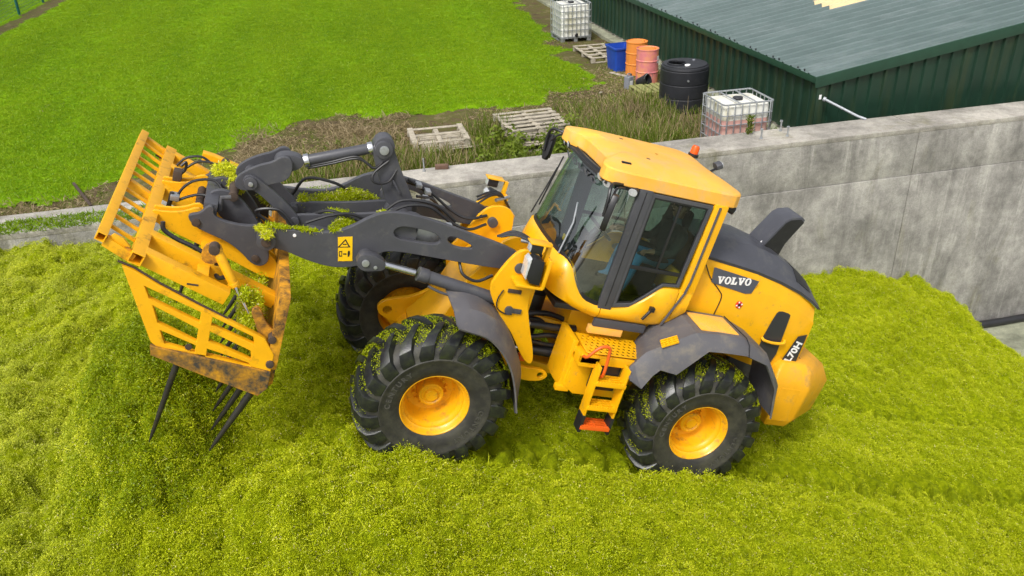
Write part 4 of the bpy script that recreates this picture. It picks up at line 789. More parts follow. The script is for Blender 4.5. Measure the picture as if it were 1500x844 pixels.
# windscreen, wrapped round to the pillars
Wp = [(1.465, .748)] + [p for p in chaikin([(1.465, .748), (1.70, .745), (1.86, .66), (1.945, .48), (1.975, .22), (1.98, 0)], 3, False)][1:]
Wp = Wp + [(x, -y) for x, y in Wp[::-1][1:]]
rows = []
for k in range(5):
    t = k / 4; row = []
    for x, y in Wp:
        z0 = glass_z(x + .04, y) - .01; z1 = 2.43; z = z0 + (z1 - z0) * t; lean = .21 * (z - 1.5) / .93 * min(1, max(0, (x - 1.465) / .45)); row.append((x - lean, y * (1 - .06 * max(0, (z - 1.5)) * (x > 1.6)), z))
    rows.append(row)
ws = part(MB().loft(rows), 'windscreen', 'screen', 0, ang=60, solid=.008)
# black band along the bottom edge of the screen
part(MB().loft([[(x + .004 if abs(y) < .7 else x, y * 1.008, glass_z(x + .04, y) - .02) for x, y in Wp], [(x - .005, y * 1.006, glass_z(x + .04, y) + .028) for x, y in Wp]]), 'screen_seal', 'black', 0, ang=60, solid=.006)
part(MB().loft([[(x - .198 * min(1, max(0, (x - 1.465) / .45)) + .006, y * (1 - .052 * (x > 1.6)) * 1.006, 2.36) for x, y in Wp], [(x - .215 * min(1, max(0, (x - 1.465) / .45)) + .006, y * (1 - .056 * (x > 1.6)) * 1.006, 2.425) for x, y in Wp]]), 'screen_header', 'black', 0, ang=60, solid=.006)
# wipers
part(MB().tube([(1.95, -.58, 1.53), (1.86, -.60, 1.85), (1.80, -.60, 2.10)], .008, 6).tube([(1.86, -.64, 1.62), (1.755, -.64, 2.22)], .009, 6), 'wiper', 'black', 0)
part(MB().tube([(1.955, .50, 1.52), (1.88, .44, 1.85), (1.84, .30, 2.02)], .009, 6), 'wiper', 'steel', 0)
# VOLVO letters
def letter_loops(ch):
    if ch == 'V': return [[(0, 1), (.47, 1), (.47, .86), (.39, .86), (.56, .38), (.69, .86), (.61, .86), (.61, 1), (1, 1), (1, .86), (.93, .86), (.62, 0), (.38, 0), (.08, .86), (0, .86)]]
    if ch == 'O': return [[(.48 + .46 * math.cos(a * .2618), .5 + .53 * math.sin(a * .2618)) for a in range(24)], [(.48 + .20 * math.cos(a * .2618), .5 + .38 * math.sin(a * .2618)) for a in range(24)]]
    return [[(0, 1), (.52, 1), (.52, .86), (.42, .86), (.42, .16), (.62, .16), (.72, .40), (.86, .40), (.86, 0), (0, 0), (0, .14), (.10, .14), (.10, .86), (0, .86)]]
def volvo(width, height, depth):
    ws_ = {'V': 1., 'O': .96, 'L': .88}; tot = sum(ws_[c] for c in 'VOLVO') + .06 * 4; k = width / tot; x = 0; bm = bmesh.new()
    for ch in 'VOLVO':
        me = curve_mesh([[((x + p[0]) * k - width / 2, p[1] * height - height / 2) for p in lp] for lp in letter_loops(ch)], depth, 0); bm.from_mesh(me); x += ws_[ch] + .06
    me = bpy.data.meshes.new('volvo'); bm.to_mesh(me); bm.free(); return me
def on_side(me, x, y, z, ang=0., s=1):   # text plane facing +y, reading from front to rear for a viewer outside on the left
    c, sn = math.cos(ang), math.sin(ang)
    me.transform(Matrix(((-c, sn, 0, x), (0, 0, 1, y), (sn, c, 0, z), (0, 0, 0, 1)))); return me
me = volvo(.95, .062, .003); me.transform(Matrix.Translation((1.775, 0, 2.31)) @ Matrix(((0, .22, .97, 0), (1, 0, 0, 0), (0, .97, -.22, 0), (0, 0, 0, 1)))); me.transform(Matrix.Translation((.028, 0, 0)))
o = link(me, 'lettering', 'decal_grey', ws)
# roof
half = [(.28, 0), (.27, .30), (.24, .50), (.27, .66), (.40, .745), (.80, .755), (1.40, .76), (1.62, .765), (1.80, .73), (1.85, .64), (1.82, .50), (1.745, .40), (1.70, .30), (1.695, 0)]
hf = chaikin(half, 1, False); ring = hf + [(x, -y) for x, y in hf[::-1][1:-1]]
def inset(k, dx=0): return [(1.02 + (x - 1.02) * k + dx, y * (k - (1 - k) * .25 * (k > .5))) for x, y in ring]
rows = [[(x, y, 2.405) for x, y in inset(.955)], [(x, y, 2.408) for x, y in inset(.99)], [(x, y, 2.418) for x, y in inset(1.0)], [(x, y, 2.535) for x, y in inset(.995)], [(x, y, 2.550) for x, y in inset(.982)], [(x, y, 2.585) for x, y in inset(.86)], [(x, y, 2.615) for x, y in inset(.72)], [(x, y, 2.618) for x, y in inset(.4)], [(x, y, 2.618) for x, y in inset(.02)]]
mb = MB().loft(rows, close=True); nr = len(ring); mb.f.append(tuple(range(nr)))
roof = part(mb, 'cab_roof', 'yellow_roof', 0, ang=20)
for x, y, z in ((1.60, .55, 2.575), (1.60, -.55, 2.575), (1.30, -.35, 2.615), (1.25, .30, 2.615), (.95, -.5, 2.60), (.9, .45, 2.61), (.50, .52, 2.575), (.50, -.5, 2.575)): part(MB().lathe([(0, .004), (.022, .004), (.027, 0), (.027, -.03)], 14, 'z', (x, y, z)), 'roof_plug', 'rust', 0, parent=roof)
part(MB().bx(1.56, 1.66, .57, .60, 2.575, 2.605), 'roof_latch', 'black', .006, parent=roof)
# work lamps under the roof
def work_lamp(x, y, z, ry, rz, mat='black', w=.10, h=.085):
    Mx = Matrix.Translation((x, y, z)) @ Euler((0, ry, rz)).to_matrix().to_4x4()
    b = part(MB().prism(chaikin([(-w / 2, -h / 2), (w / 2, -h / 2), (w / 2, h / 2), (-w / 2, h / 2)], 1), 'x', -.05, .02), 'work_lamp', mat, .004); b.data.transform(Mx)
    l = part(MB().prism(chaikin([(-w * .44, -h * .42), (w * .44, -h * .42), (w * .44, h * .42), (-w * .44, h * .42)], 2), 'x', .019, .028), 'lamp_lens', 'lamp', 0, parent=b); l.data.transform(Mx)
for s in (1, -1):
    work_lamp(1.78, s * .52, 2.40, .35, s * .2); work_lamp(1.76, s * .66, 2.385, .35, s * .55); work_lamp(1.52, s * .76, 2.375, .2, s * .9)
    work_lamp(.29, s * .60, 2.36, .3, math.pi - s * .3)
b_ = part(MB().tube([(.30, -.25, 2.50), (.18, -.25, 2.50), (.12, -.25, 2.55)], .014, 8), 'lamp_stalk', 'black', 0)
work_lamp(.10, -.24, 2.60, -.5, math.pi, 'grey', .12, .08)
part(MB().bx(.27, .42, -.62, -.50, 2.49, 2.55), 'beacon_bracket', 'yellow', .01)
part(MB().lathe([(.0, 2.56), (.060, 2.56), (.062, 2.59), (.050, 2.60)], 18, 'z', (.27, -.56, 0)), 'beacon_base', 'black', 0); part(MB().lathe([(.048, 2.59), (.046, 2.665), (.036, 2.69), (0, 2.695)], 18, 'z', (.27, -.56, 0)), 'beacon', 'beacon', 0)
# mirrors
for s in (1, -1):
    part(MB().tube(spline([(1.66, s * .76, 2.42), (1.80, s * .86, 2.44), (1.86, s * .95, 2.42), (1.87, s * 1.0, 2.32), (1.86, s * 1.0, 2.15)], 5), .017, 8).tube(spline([(1.62, s * .76, 2.39), (1.76, s * .88, 2.40), (1.83, s * .98, 2.28)], 5), .012, 8), 'mirror_arm', 'black', 0)
    Mx = Matrix.Translation((1.82, s * 1.0, 2.20)) @ Euler((0, -.05, s * -.5)).to_matrix().to_4x4()
    mr = part(MB().prism(chaikin([(-.08, -.18), (.08, -.18), (.08, .18), (-.08, .18)], 1) if s > 0 else chaikin([(-.05, -.15), (.05, -.15), (.05, .15), (-.05, .15)], 1), 'x', -.035, .025), 'mirror', 'black', .014); mr.data.transform(Mx)
    mg = part(MB().bx(-.040, -.0355, -.04, .04, -.12, .12), 'mirror_glass', 'mirror', 0, parent=mr); mg.data.transform(Mx)
# cab floor, rear wall and rear window, dash, seat, wheel
part(MB().bx(.50, 1.90, -.70, .70, 1.00, 1.06), 'cab_floor', 'black', .01)
part(MB().bx(.44, .50, -.70, .70, 1.2, 1.50), 'cab_back', 'yellow', .006); part(MB().bx(.44, .50, -.70, .70, 2.34, 2.41), 'cab_back_header', 'black', .006)
part(MB().bx(.462, .470, -.70, .70, 1.50, 2.34), 'rear_window', 'glass', 0)
part(MB().bx(.50, 1.80, -.68, .68, 2.375, 2.40), 'head_lining', 'seat', 0)
seat = part(MB().prism(chaikin([(.58, 1.36), (1.02, 1.40), (1.03, 1.46), (.95, 1.49), (.60, 1.45)], 2), 'y', -.25, .25), 'seat', 'seat', .02)
part(MB().prism(chaikin([(.62, 1.44), (.54, 1.95), (.50, 2.14), (.44, 2.13), (.47, 1.9), (.52, 1.42)], 2), 'y', -.23, .23), 'seat_back', 'seat', .03, parent=seat); part(MB().bx(.60, .92, -.2, .2, 1.06, 1.37), 'seat_base', 'black', .02, parent=seat)
part(MB().prism(chaikin([(.62, 1.58), (1.0, 1.60), (1.05, 1.66), (.65, 1.65)], 1), 'y', -.42, -.28), 'arm_rest', 'black', .01, parent=seat); part(MB().prism(chaikin([(.62, 1.56), (.9, 1.57), (.9, 1.62), (.65, 1.62)], 1), 'y', .30, .38), 'arm_rest', 'black', .01, parent=seat)
part(MB().prism([(1.93, 1.10), (1.95, 1.50), (1.80, 1.60), (1.66, 1.56), (1.70, 1.10)], 'y', -.45, .45), 'dashboard', 'black', .03)
part(MB().cyl((1.62, 0, 1.30), (1.38, 0, 1.68), .04, 12), 'steering_column', 'black', 0)
tq = [(1.36 + .155 * math.cos(a * .2618) * .83, .19 * math.sin(a * .2618), 1.70 + .155 * math.cos(a * .2618) * .62) for a in range(25)]
part(MB().tube(tq, .016, 8, caps=False).tube([tq[0], tq[12]], .012, 6).tube([tq[6], tq[18]], .012, 6), 'steering_wheel', 'black', 0)
part(MB().bx(1.68, 1.70, .28, .50, 1.62, 1.78), 'display', 'black', .006); part(MB().bx(1.86, 1.87, .28, .36, 1.60, 1.66), 'warning_sticker', 'decal_yellow', 0)

# ---- engine hood
xs = [.36, .15, -.10, -.36, -.70, -1.0, -1.20, -1.32]
zt = [1.775, 1.755, 1.73, 1.70, 1.635, 1.555, 1.475, 1.41]; zc = [1.90, 1.945, 1.96, 1.96, 1.89, 1.77, 1.67, 1.58]
zb = [1.0, .95, .80, .70, .62, .58, .56, .56]; yw = [.60, .605, .61, .61, .605, .595, .585, .565]
for s in (1, -1):
    rows = []
    for x, t, b, y in zip(xs, zt, zb, yw):
        low = min(1., max(0, (x + 1.32))) ; k = 0 if x > -1.25 else 1
        rows.append([(x - .04 * k, s * y, b), (x - .05 * k, s * (y + .008), .5 * b + .5 * (t - .16)), (x - .03 * k, s * (y + .006), t - .17), (x - .02 * k, s * (y - .005), t - .145), (x, s * (y - .05), t)])
    rows.append([(-1.385, s * .45, .56), (-1.40, s * .45, 1.0), (-1.375, s * .45, 1.23), (-1.36, s * .45, 1.26), (-1.33, s * .44, 1.405)])
    part(MB().loft(rows), 'hood_side', 'yellow', 0, ang=26, solid=.012)
    # open seams
    part(MB().tube(spline([(.335, s * .612, 1.72), (.22, s * .617, 1.58), (.06, s * .62, 1.46), (.0, s * .621, 1.38), (.005, s * .620, 1.15)], 6), .006, 6), 'panel_seam', 'black', 0)
    part(MB().prism([(.35, 1.155), (-.10, 1.155), (-.10, 1.165), (.35, 1.165)], 'y', s * .60, s * .618), 'panel_seam', 'black', 0)
rows = []
for x, t, c_ in zip(xs, zt, zc):
    hs_ = [(.565, t + .003), (.575, t + .035), (.54, t + .055), (.44, t + .5 * (c_ - t)), (.30, c_ - .025), (.15, c_ - .003), (0, c_)]
    rows.append([(x, y, z) for y, z in hs_] + [(x, -y, z) for y, z in hs_[::-1][1:]])
rows.append([(-1.40, y * .93, 1.40 + .07 * (1 - abs(y) / .6)) for _, y, _z in rows[-1]])
hood = part(MB().loft(rows), 'hood_top', 'hood_grey', 0, ang=24, solid=.014)
part(MB().bx(-1.398, -1.34, -.44, .44, .58, 1.38), 'rear_grille', 'black', .02)
for k in range(11): part(MB().bx(-1.408, -1.396, -.40, .40, .66 + k * .062, .70 + k * .062), 'grille_slat', 'grey', .003)
def hood_z(x, y):
    t = np.interp(-x, [-v for v in xs], zt); c_ = np.interp(-x, [-v for v in xs], zc)
    return float(np.interp(abs(y), [0, .15, .30, .44, .54, .575], [c_, c_ - .003, c_ - .025, t + .5 * (c_ - t), t + .055, t + .035]))
for s in (1, -1): part(MB().loft([[(x, s * y, hood_z(x, y) + .006) for y in (.10, .20, .30, .40, .46)] for x in (-.98, -1.06, -1.14, -1.22)]), 'hood_vent', 'black', 0, parent=hood, solid=.006)
# intake fin
rows = [[(x, y, z) for x, z in ((-.56, 1.86), (-.72, 2.235), (-.90, 2.315), (-.955, 2.29), (-.86, 2.02), (-.79, 1.80))] for y in (.16,)]
P_ = [(-.55, 1.86), (-.74, 2.24), (-.80, 2.29), (-.93, 2.325), (-.99, 2.295), (-.90, 2.10), (-.85, 1.98), (-.82, 1.78)]
fin = part(MB().prism(P_, 'y', -.17, .15), 'air_intake', 'hood_grey', .02)
mplate('intake_mesh', [[(x * .90 - .085, z * .92 + .155) for x, z in P_]], .153, .006, 'black', fin, 0)
part(MB().cyl((-.60, .05, 1.90), (-.60, .10, 1.93), .02, 8), 'intake_clip', 'white_mark', 0, parent=fin)
# lettering and small marks on the hood
d_ = mplate('badge', [[(.235, 1.715), (-.375, 1.645), (-.34, 1.49), (-.27, 1.475), (.15, 1.53), (.20, 1.545)]], .622, .004, 'decal_grey', bevel=.001)
me = on_side(volvo(.42, .085, .004), -.07, .6262, 1.600, R(5.5)); o = link(me, 'lettering', 'white_mark', d_)
me = on_side(volvo(.42, .085, .004), -.07, .6262, 1.600, R(5.5))
d2 = mplate('model_strip', [[(-1.31, 1.10), (-1.20, 1.06), (-1.10, .62), (-1.12, .56), (-1.22, .57), (-1.33, .66)]], .606, .004, 'decal_dark', bevel=.001)
me = text_mesh('L70H', .125, .002, .004); me = on_side(me, -1.232, .611, .86, R(78)); o = link(me, 'lettering', 'white_mark', d2)
v_ = mplate('side_vent', [chaikin([(-.80, 1.345), (-.955, 1.325), (-.965, 1.28), (-1.02, .64), (-.82, .62), (-.72, .86), (-.765, 1.30)], 1)], .618, .006, 'decal_dark', bevel=.002)
part(MB().tube(spline([(-.72, .62, .985), (-.74, .655, .97), (-.86, .66, .955), (-1.0, .655, .965), (-1.03, .62, .99)], 5), .017, 8), 'side_handle', 'yellow', 0)
bt = part(MB().cyl((-.25, .615, 1.335), (-.25, .628, 1.335), .042, 20), 'fuel_ring', 'red_mark', .002)
for k in range(4): part(MB().bx(-.25 - .008, -.25 + .008, .627, .6305, .022, .040), 'ring_mark', 'white_mark', 0, parent=bt); bt.children[-1].data.transform(Matrix.Translation((-.25, 0, 1.335)) @ Matrix.Rotation(k * math.pi / 2 + .4, 4, 'Y') @ Matrix.Translation((.25, 0, 0)))
part(MB().cyl((-.25, .627, 1.335), (-.25, .632, 1.335), .018, 14), 'ring_cap', 'black', .001, parent=bt)
# ---- counterweight
CWR = [(-.10, [(-1.20, .72), (-1.48, .72), (-1.90, .42)]), (.05, [(-1.15, .78), (-1.52, .78), (-2.00, .46)]), (.48, [(-1.02, .78), (-1.54, .78), (-2.03, .46)]), (.66, [(-1.05, .73), (-1.50, .73), (-1.90, .42)]), (.74, [(-1.12, .66), (-1.44, .66), (-1.74, .36)])]
rows = [[(x, y, z) for x, y in pl] + [(x, -y, z) for x, y in pl[::-1]] for z, pl in CWR]
mb = MB().loft(rows, close=True); mb.f += [tuple(range(6)), tuple(range(24, 30))]
cw = part(mb, 'counterweight', 'yellow_weight', .035, ang=40, seg=3)
part(MB().bx(-1.42, -1.14, .779, .784, .02, .46), 'weight_cover', 'yellow_weight', .004, parent=cw)
for x, z, y in ((-1.46, .732, .50), (-1.30, .742, .50), (-1.50, .735, .30), (-1.34, .743, .30)): part(MB().cyl((x, y, z), (x - .002, y, z + .006), .022, 10), 'bolt_hole', 'black', 0, parent=cw)
part(MB().bar((-1.53, .765, .06), (-1.66, .655, .06), .01, .05), 'rear_reflector', 'orange', .003, parent=cw)
part(MB().bar((-1.78, .56, .42), (-1.94, .43, .46), .006, .012), 'weight_seam', 'black', 0, parent=cw)
# inner bulkhead beside the rear wheel
for s in (1, -1): part(MB().prism([(-.50, .98), (-1.0, .62), (-1.15, .62), (-1.15, .05), (-.60, .0), (-.45, .4)], 'y', s * .50, s * .56), 'inner_panel', 'grey', .01)
# ================================================================== SILAGE FORK held by the coupler
FB = (4.9, 0, .5)
frk = machine_empty('silage_fork', FB); tag(frk, 'wide yellow silage fork with dark tines tipped downward on the loader arms', 'silage fork')
FO = tuple(-c for c in FB)
def fpart(mb, name, mat, bevel=.005, parent=None, ang=38, solid=0.): return mb.build(name, mat, parent or frk, bevel, ang, FO if parent is None else None, solid)
def fplate(name, loops, yc, th, mat, parent=None, bevel=.005): return plate(name, loops, yc, th, mat, parent or frk, bevel, FO if parent is None else None)
def rect_tube(cx_, cz_, sx_, sz_, ang_, y0, y1, wall_=.009):     # open square tube along y
    c, s_ = math.cos(ang_), math.sin(ang_); mb = MB()
    def sq(k): return [(cx_ + (c * u - s_ * v), cz_ + (s_ * u + c * v)) for u, v in ((-sx_ / 2 + k, -sz_ / 2 + k), (sx_ / 2 - k, -sz_ / 2 + k), (sx_ / 2 - k, sz_ / 2 - k), (-sx_ / 2 + k, sz_ / 2 - k))]
    o_, i_ = sq(0), sq(wall_); rows = [[(x, y, z) for x, z in p] for p, y in ((i_, y0 + .25), (i_, y0), (o_, y0), (o_, y1), (i_, y1), (i_, y1 - .25))]
    return mb.loft(rows, close=True)
fpart(rect_tube(6.055, 1.315, .075, .075, R(20), -1.36, 1.36), 'top_bar', 'yellow_fork', .003)
fpart(rect_tube(5.785, 1.175, .105, .10, R(18), -1.37, 1.37), 'cross_bar', 'yellow_fork', .004)
ys = [1.30, 1.085, .87, .655, .44, .225, 0, -.225, -.44, -.655, -.87, -1.085, -1.30]
for i, y in enumerate(ys):
    if i in (0, 6, 12):
        fpart(MB().bar((6.03, y, 1.27), (5.81, y, 1.15), .07, .085), 'grille_post', 'yellow_fork', .006)
        if i == 0: fpart(MB().prism([(5.97, 1.335), (5.90, 1.31), (5.84, 1.245), (5.95, 1.24), (6.02, 1.28)], 'y', y - .015, y + .015), 'corner_gusset', 'yellow_fork', .004)
    else: fpart(MB().bar((6.035, y, 1.31 + random.uniform(-.006, .006)), (5.81, y + random.uniform(-.012, .012), 1.19), .032, .028), 'grille_bar', 'yellow_fork', .004)
for y in (1.24, .88, .27, -.25, -.86, -1.24):
    k_ = .62 if abs(y) > 1 else 1.; fpart(MB().bar((5.75, y, 1.155), (5.75 - 1.11 * k_, y, 1.155 - .42 * k_), .115, .125), 'frame_post', 'yellow_fork', .008)
fpart(MB().bx(5.30, 5.39, 1.296, 1.302, .98, .995), 'weld_mark', 'rust', 0)
for y in (1.05, .57, 0, -.57, -1.05): fpart(MB().bar((5.28, y - .14, .985), (5.28, y + .14, .985), .10, .05), 'frame_rail', 'yellow_fork', .006)
HK = chaikin([(5.79, 1.235), (5.65, 1.235), (5.52, 1.265), (5.41, 1.33), (5.35, 1.30), (5.37, 1.22), (5.42, 1.16), (5.24, 1.08), (5.03, 1.03), (4.84, 1.02), (4.68, .96), (4.62, .86), (4.64, .70), (5.2, .92), (5.78, 1.12)], 1)
for y in (.435, .325, -.325, -.435): fplate('hook_plate', [HK], y, .03, 'yellow_fork')
fpart(MB().cyl((5.40, -.53, 1.21), (5.40, .53, 1.21), .04, 14), 'hook_pin', 'rust', .003)
# heel plate carrying the tines
fpart(MB().bx(4.555, 4.645, -1.36, 1.36, .30, 1.02), 'heel_plate', 'yellow_rust', .006)
fpart(MB().prism([(4.555, .30), (4.74, .30), (4.76, .04), (4.64, .02), (4.555, .12)], 'y', -1.36, 1.30), 'tine_bar', 'yellow_rust', .008)
for k in range(9):
    y = 1.28 - .32 * k
    mb = MB(); a = Vector((4.68, y, .10)); d = (Vector((4.985, y, -.68)) - a)
    mb.tube([a, a + d * .3, a + d * .85, a + d * 1.0], [.036, .034, .020, .006], 10); fpart(mb, 'tine', 'tine', 0)
    fpart(MB().cyl((4.675, y, .12), (4.70, y, .03), .055, 12), 'tine_socket', 'yellow_rust', .004)
# side gates
for s in (1, -1):
    out = [(5.885, 1.10), (5.80, 1.075), (5.59, .965), (5.27, .825), (5.01, .725), (4.70, .60), (4.60, .45), (4.60, .28), (5.10, .355), (5.55, .40), (5.60, .44)]
    H = [[(5.70, .945), (5.245, .775), (5.245, .675), (5.655, .84)], [(5.62, .78), (5.245, .615), (5.245, .49), (5.565, .625)], [(5.54, .56), (5.245, .455), (5.245, .385), (5.49, .435)],
         [(5.15, .745), (4.80, .605), (4.78, .53), (5.15, .665)], [(5.15, .605), (4.80, .465), (4.78, .375), (5.15, .51)], [(5.15, .435), (4.80, .345), (4.78, .315), (5.15, .36)]]
    gt = fplate('side_gate', [out] + H, s * 1.335, .06, 'yellow_fork', bevel=.006)
    fplate('gate_edge', [[(5.60, .415), (5.10, .350), (4.60, .285), (4.60, .12), (4.67, .03), (5.10, .165), (5.585, .325)]], s * 1.365, .05, 'gate_worn', gt, .006)
    fpart(MB().tube([(5.92, s * 1.33, 1.12), (5.80, s * 1.33, 1.085), (5.59, s * 1.33, .975), (5.27, s * 1.33, .835), (5.03, s * 1.33, .735)], .010, 6), 'gate_rim', 'rust', 0, parent=gt)
    fpart(MB().cyl((5.30, s * 1.372, .44), (5.30, s * 1.378, .44), .030, 14), 'gate_eye', 'rust', .002, parent=gt)
    fpart(MB().tube([(5.355, s * 1.33, .33), (5.40, s * 1.33, .05), (5.48, s * 1.33, -.48), (5.50, s * 1.33, -.60)], [.030, .028, .018, .005], 10), 'tine', 'tine', 0)
    # gate ram
    rm_ = fpart(MB().cyl((5.20, s * 1.10, 1.24), (5.02, s * 1.14, .965), .042, 18).cyl((5.03, s * 1.138, .98), (5.01, s * 1.14, .95), .049, 18), 'gate_ram', 'yellow_fork', .004)
    fpart(MB().cyl((5.02, s * 1.14, .96), (4.86, s * 1.20, .74), .019, 12), 'gate_ram_rod', 'chrome', 0, parent=rm_); fpart(MB().cyl((5.22, s * 1.05, 1.25), (5.22, s * 1.15, 1.25), .045, 14), 'gate_ram_pin', 'rust', .004, parent=rm_)
    fplate('gate_arm', [chaikin([(4.86, .82), (4.79, .87), (4.72, .72), (4.62, .64), (4.585, .28), (4.70, .28), (4.735, .54), (4.80, .70)], 1)], s * 1.27, .04, 'yellow_rust')
    fpart(MB().cyl((4.64, s * 1.22, .60), (4.64, s * 1.38, .60), .035, 12), 'gate_hinge', 'rust', .003); fpart(MB().cyl((4.62, s * 1.22, .36), (4.62, s * 1.39, .36), .035, 12), 'gate_hinge', 'rust', .003)
    fplate('ram_mount', [chaikin([(5.28, 1.27), (5.18, 1.28), (5.14, 1.20), (5.18, 1.08), (5.30, 1.08), (5.32, 1.18)], 1)], s * 1.04, .03, 'yellow_rust')
fplate('gate_beam', [[(5.46, 1.27), (5.34, 1.255), (5.0, 1.165), (5.03, 1.08), (5.33, 1.155), (5.46, 1.17)]], -1.30, .11, 'yellow_fork', bevel=.008)
fpart(MB().bx(5.08, 5.20, .95, 1.0, 1.045, 1.09), 'clip', 'rust', .004)
for pts, r in (([(5.66, .76, 1.27), (5.64, .77, 1.20), (5.53, .78, 1.14), (5.34, .80, 1.08), (5.22, .84, 1.01), (5.16, .95, .92), (5.10, 1.06, .98)], .020), ([(5.62, 0, 1.18), (5.56, 0, 1.32), (5.46, 0, 1.41), (5.30, 0, 1.44), (5.2, .05, 1.36)], .013), ([(5.61, .05, 1.19), (5.5, .05, 1.26), (5.38, .05, 1.30), (5.2, .1, 1.30), (5.05, .1, 1.24)], .013),
               ([(5.68, -.9, 1.20), (5.60, -.9, 1.30), (5.46, -.9, 1.34), (5.34, -.9, 1.28)], .013), ([(5.62, -.85, 1.18), (5.48, -.85, 1.30), (5.30, -.7, 1.36), (5.12, -.4, 1.40)], .013), ([(5.65, .02, 1.26), (5.66, .02, 1.15), (5.68, .02, 1.06)], .022), ([(5.62, -.35, 1.40), (5.58, -.36, 1.44), (5.58, -.37, 1.36), (5.62, -.38, 1.30)], .014)):
    fpart(MB().tube(spline([(p[0], p[1], p[2]) for p in pts], 6), r, 8), 'fork_hose', 'hose', 0)
fpart(MB().bx(5.58, 5.66, -.04, .08, 1.20, 1.25), 'hose_block', 'steel', .006); fpart(MB().bx(5.60, 5.68, -.45, -.33, 1.24, 1.34), 'hose_block', 'rust', .006)

# ================================================================== loose silage on the machine and under the fork
MW = Matrix(((HM.x, LT.x, UM.x, ORG.x), (HM.y, LT.y, UM.y, ORG.y), (HM.z, LT.z, UM.z, ORG.z), (0, 0, 0, 1)))
def silage_clump(name, label, blobs, n, lmax=.028):
    n = int(n * 2.2)
    Bs = []
    for (cx_, cy_, cz_, rx, ry, rz, wgt) in blobs:
        k = int(n * wgt); d = RNG.normal(size=(k, 3)); d /= np.linalg.norm(d, axis=1, keepdims=True); d *= (RNG.random(k) ** .28)[:, None]
        Bs.append(np.array([cx_, cy_, cz_]) + d * np.array([rx, ry, rz]) * (.8 + .5 * RNG.random((k, 1))))
    B = np.concatenate(Bs); q = len(B)
    Rm = np.array(MW.to_3x3()); B = B @ Rm.T + np.array(ORG)
    return tag(link(blades_mesh(B, RNG.normal(size=(q, 3)), .012 + RNG.random(q) * lmax, .004 + RNG.random(q) * .008, .2 * RNG.random(q), .25 + .75 * RNG.random(q), 'silage', name), name, None), label, 'silage', kind='stuff')
silage_clump('silage_on_arms', 'clumps of chopped grass lying on the cross beam between the lift arms', [(4.14, -.32, 1.30, .22, .16, .09, .45), (3.92, -.36, 1.40, .20, .12, .08, .35), (4.10, .02, 1.30, .16, .12, .07, .25), (4.06, .33, 1.32, .13, .12, .08, .25), (3.75, .40, 1.56, .08, .05, .03, .06), (4.45, .555, 1.335, .12, .03, .012, .06), (4.70, .555, 1.32, .10, .03, .015, .08), (4.46, -.2, 1.30, .05, .05, .10, .08), (4.75, -.4, 1.24, .12, .10, .08, .15), (4.2, .555, 1.38, .06, .03, .012, .03)], 5200)
silage_clump('silage_on_coupler', 'tuft of chopped grass caught on top of the dark coupler', [(5.20, -.30, 1.44, .13, .12, .08, .8), (5.10, -.12, 1.40, .08, .1, .07, .3), (4.82, .58, 1.285, .09, .05, .03, .12), (4.80, .70, 1.28, .05, .05, .03, .08)], 2200)
silage_clump('silage_in_fork', 'wad of chopped grass packed inside the fork by its side gate', [(4.83, 1.10, .62, .09, .14, .26, .8), (4.78, 1.12, .36, .08, .13, .14, .4), (4.92, 1.16, .90, .05, .06, .06, .1), (4.80, .65, .5, .12, .3, .3, .4), (4.80, -.2, .45, .14, .7, .3, .6)], 5200)
# loosened grass tumbling off the fork on to the mound
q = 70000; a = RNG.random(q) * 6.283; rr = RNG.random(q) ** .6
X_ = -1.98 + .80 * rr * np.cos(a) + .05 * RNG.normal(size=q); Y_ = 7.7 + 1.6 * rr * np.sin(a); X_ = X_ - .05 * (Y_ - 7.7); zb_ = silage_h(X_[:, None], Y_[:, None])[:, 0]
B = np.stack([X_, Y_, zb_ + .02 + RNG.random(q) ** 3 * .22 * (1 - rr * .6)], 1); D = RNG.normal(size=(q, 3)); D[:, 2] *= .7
tag(link(blades_mesh(B, D, .008 + RNG.random(q) * .024, .004 + RNG.random(q) * .008, .2 * RNG.random(q), RNG.random(q) * .9, 'silage_shaded', 'falling'), 'falling_silage', None), 'loose chopped grass dropping from the fork on to the mound', 'silage', kind='stuff')
# grass thrown up against the tyres
for (wx, wy) in ((.61, 7.03), (3.46, 7.03)):
    q = 5200; X_ = wx + RNG.normal(size=q) * .33; Y_ = 6.66 + RNG.normal(size=q) * .05; zb_ = silage_h(X_[:, None], Y_[:, None])[:, 0]
    B = np.stack([X_, Y_, zb_ + np.abs(RNG.normal(size=q)) * .05], 1)
    tag(link(blades_mesh(B, RNG.normal(size=(q, 3)), .008 + RNG.random(q) * .022, .004 + RNG.random(q) * .007, .2 * RNG.random(q), RNG.random(q), 'silage', 'tyre_silage'), 'silage_at_tyre', None), 'ruffled chopped grass pressed up round the front tyre' if wx < 2 else 'ruffled chopped grass pressed up round the rear tyre', 'silage', kind='stuff')

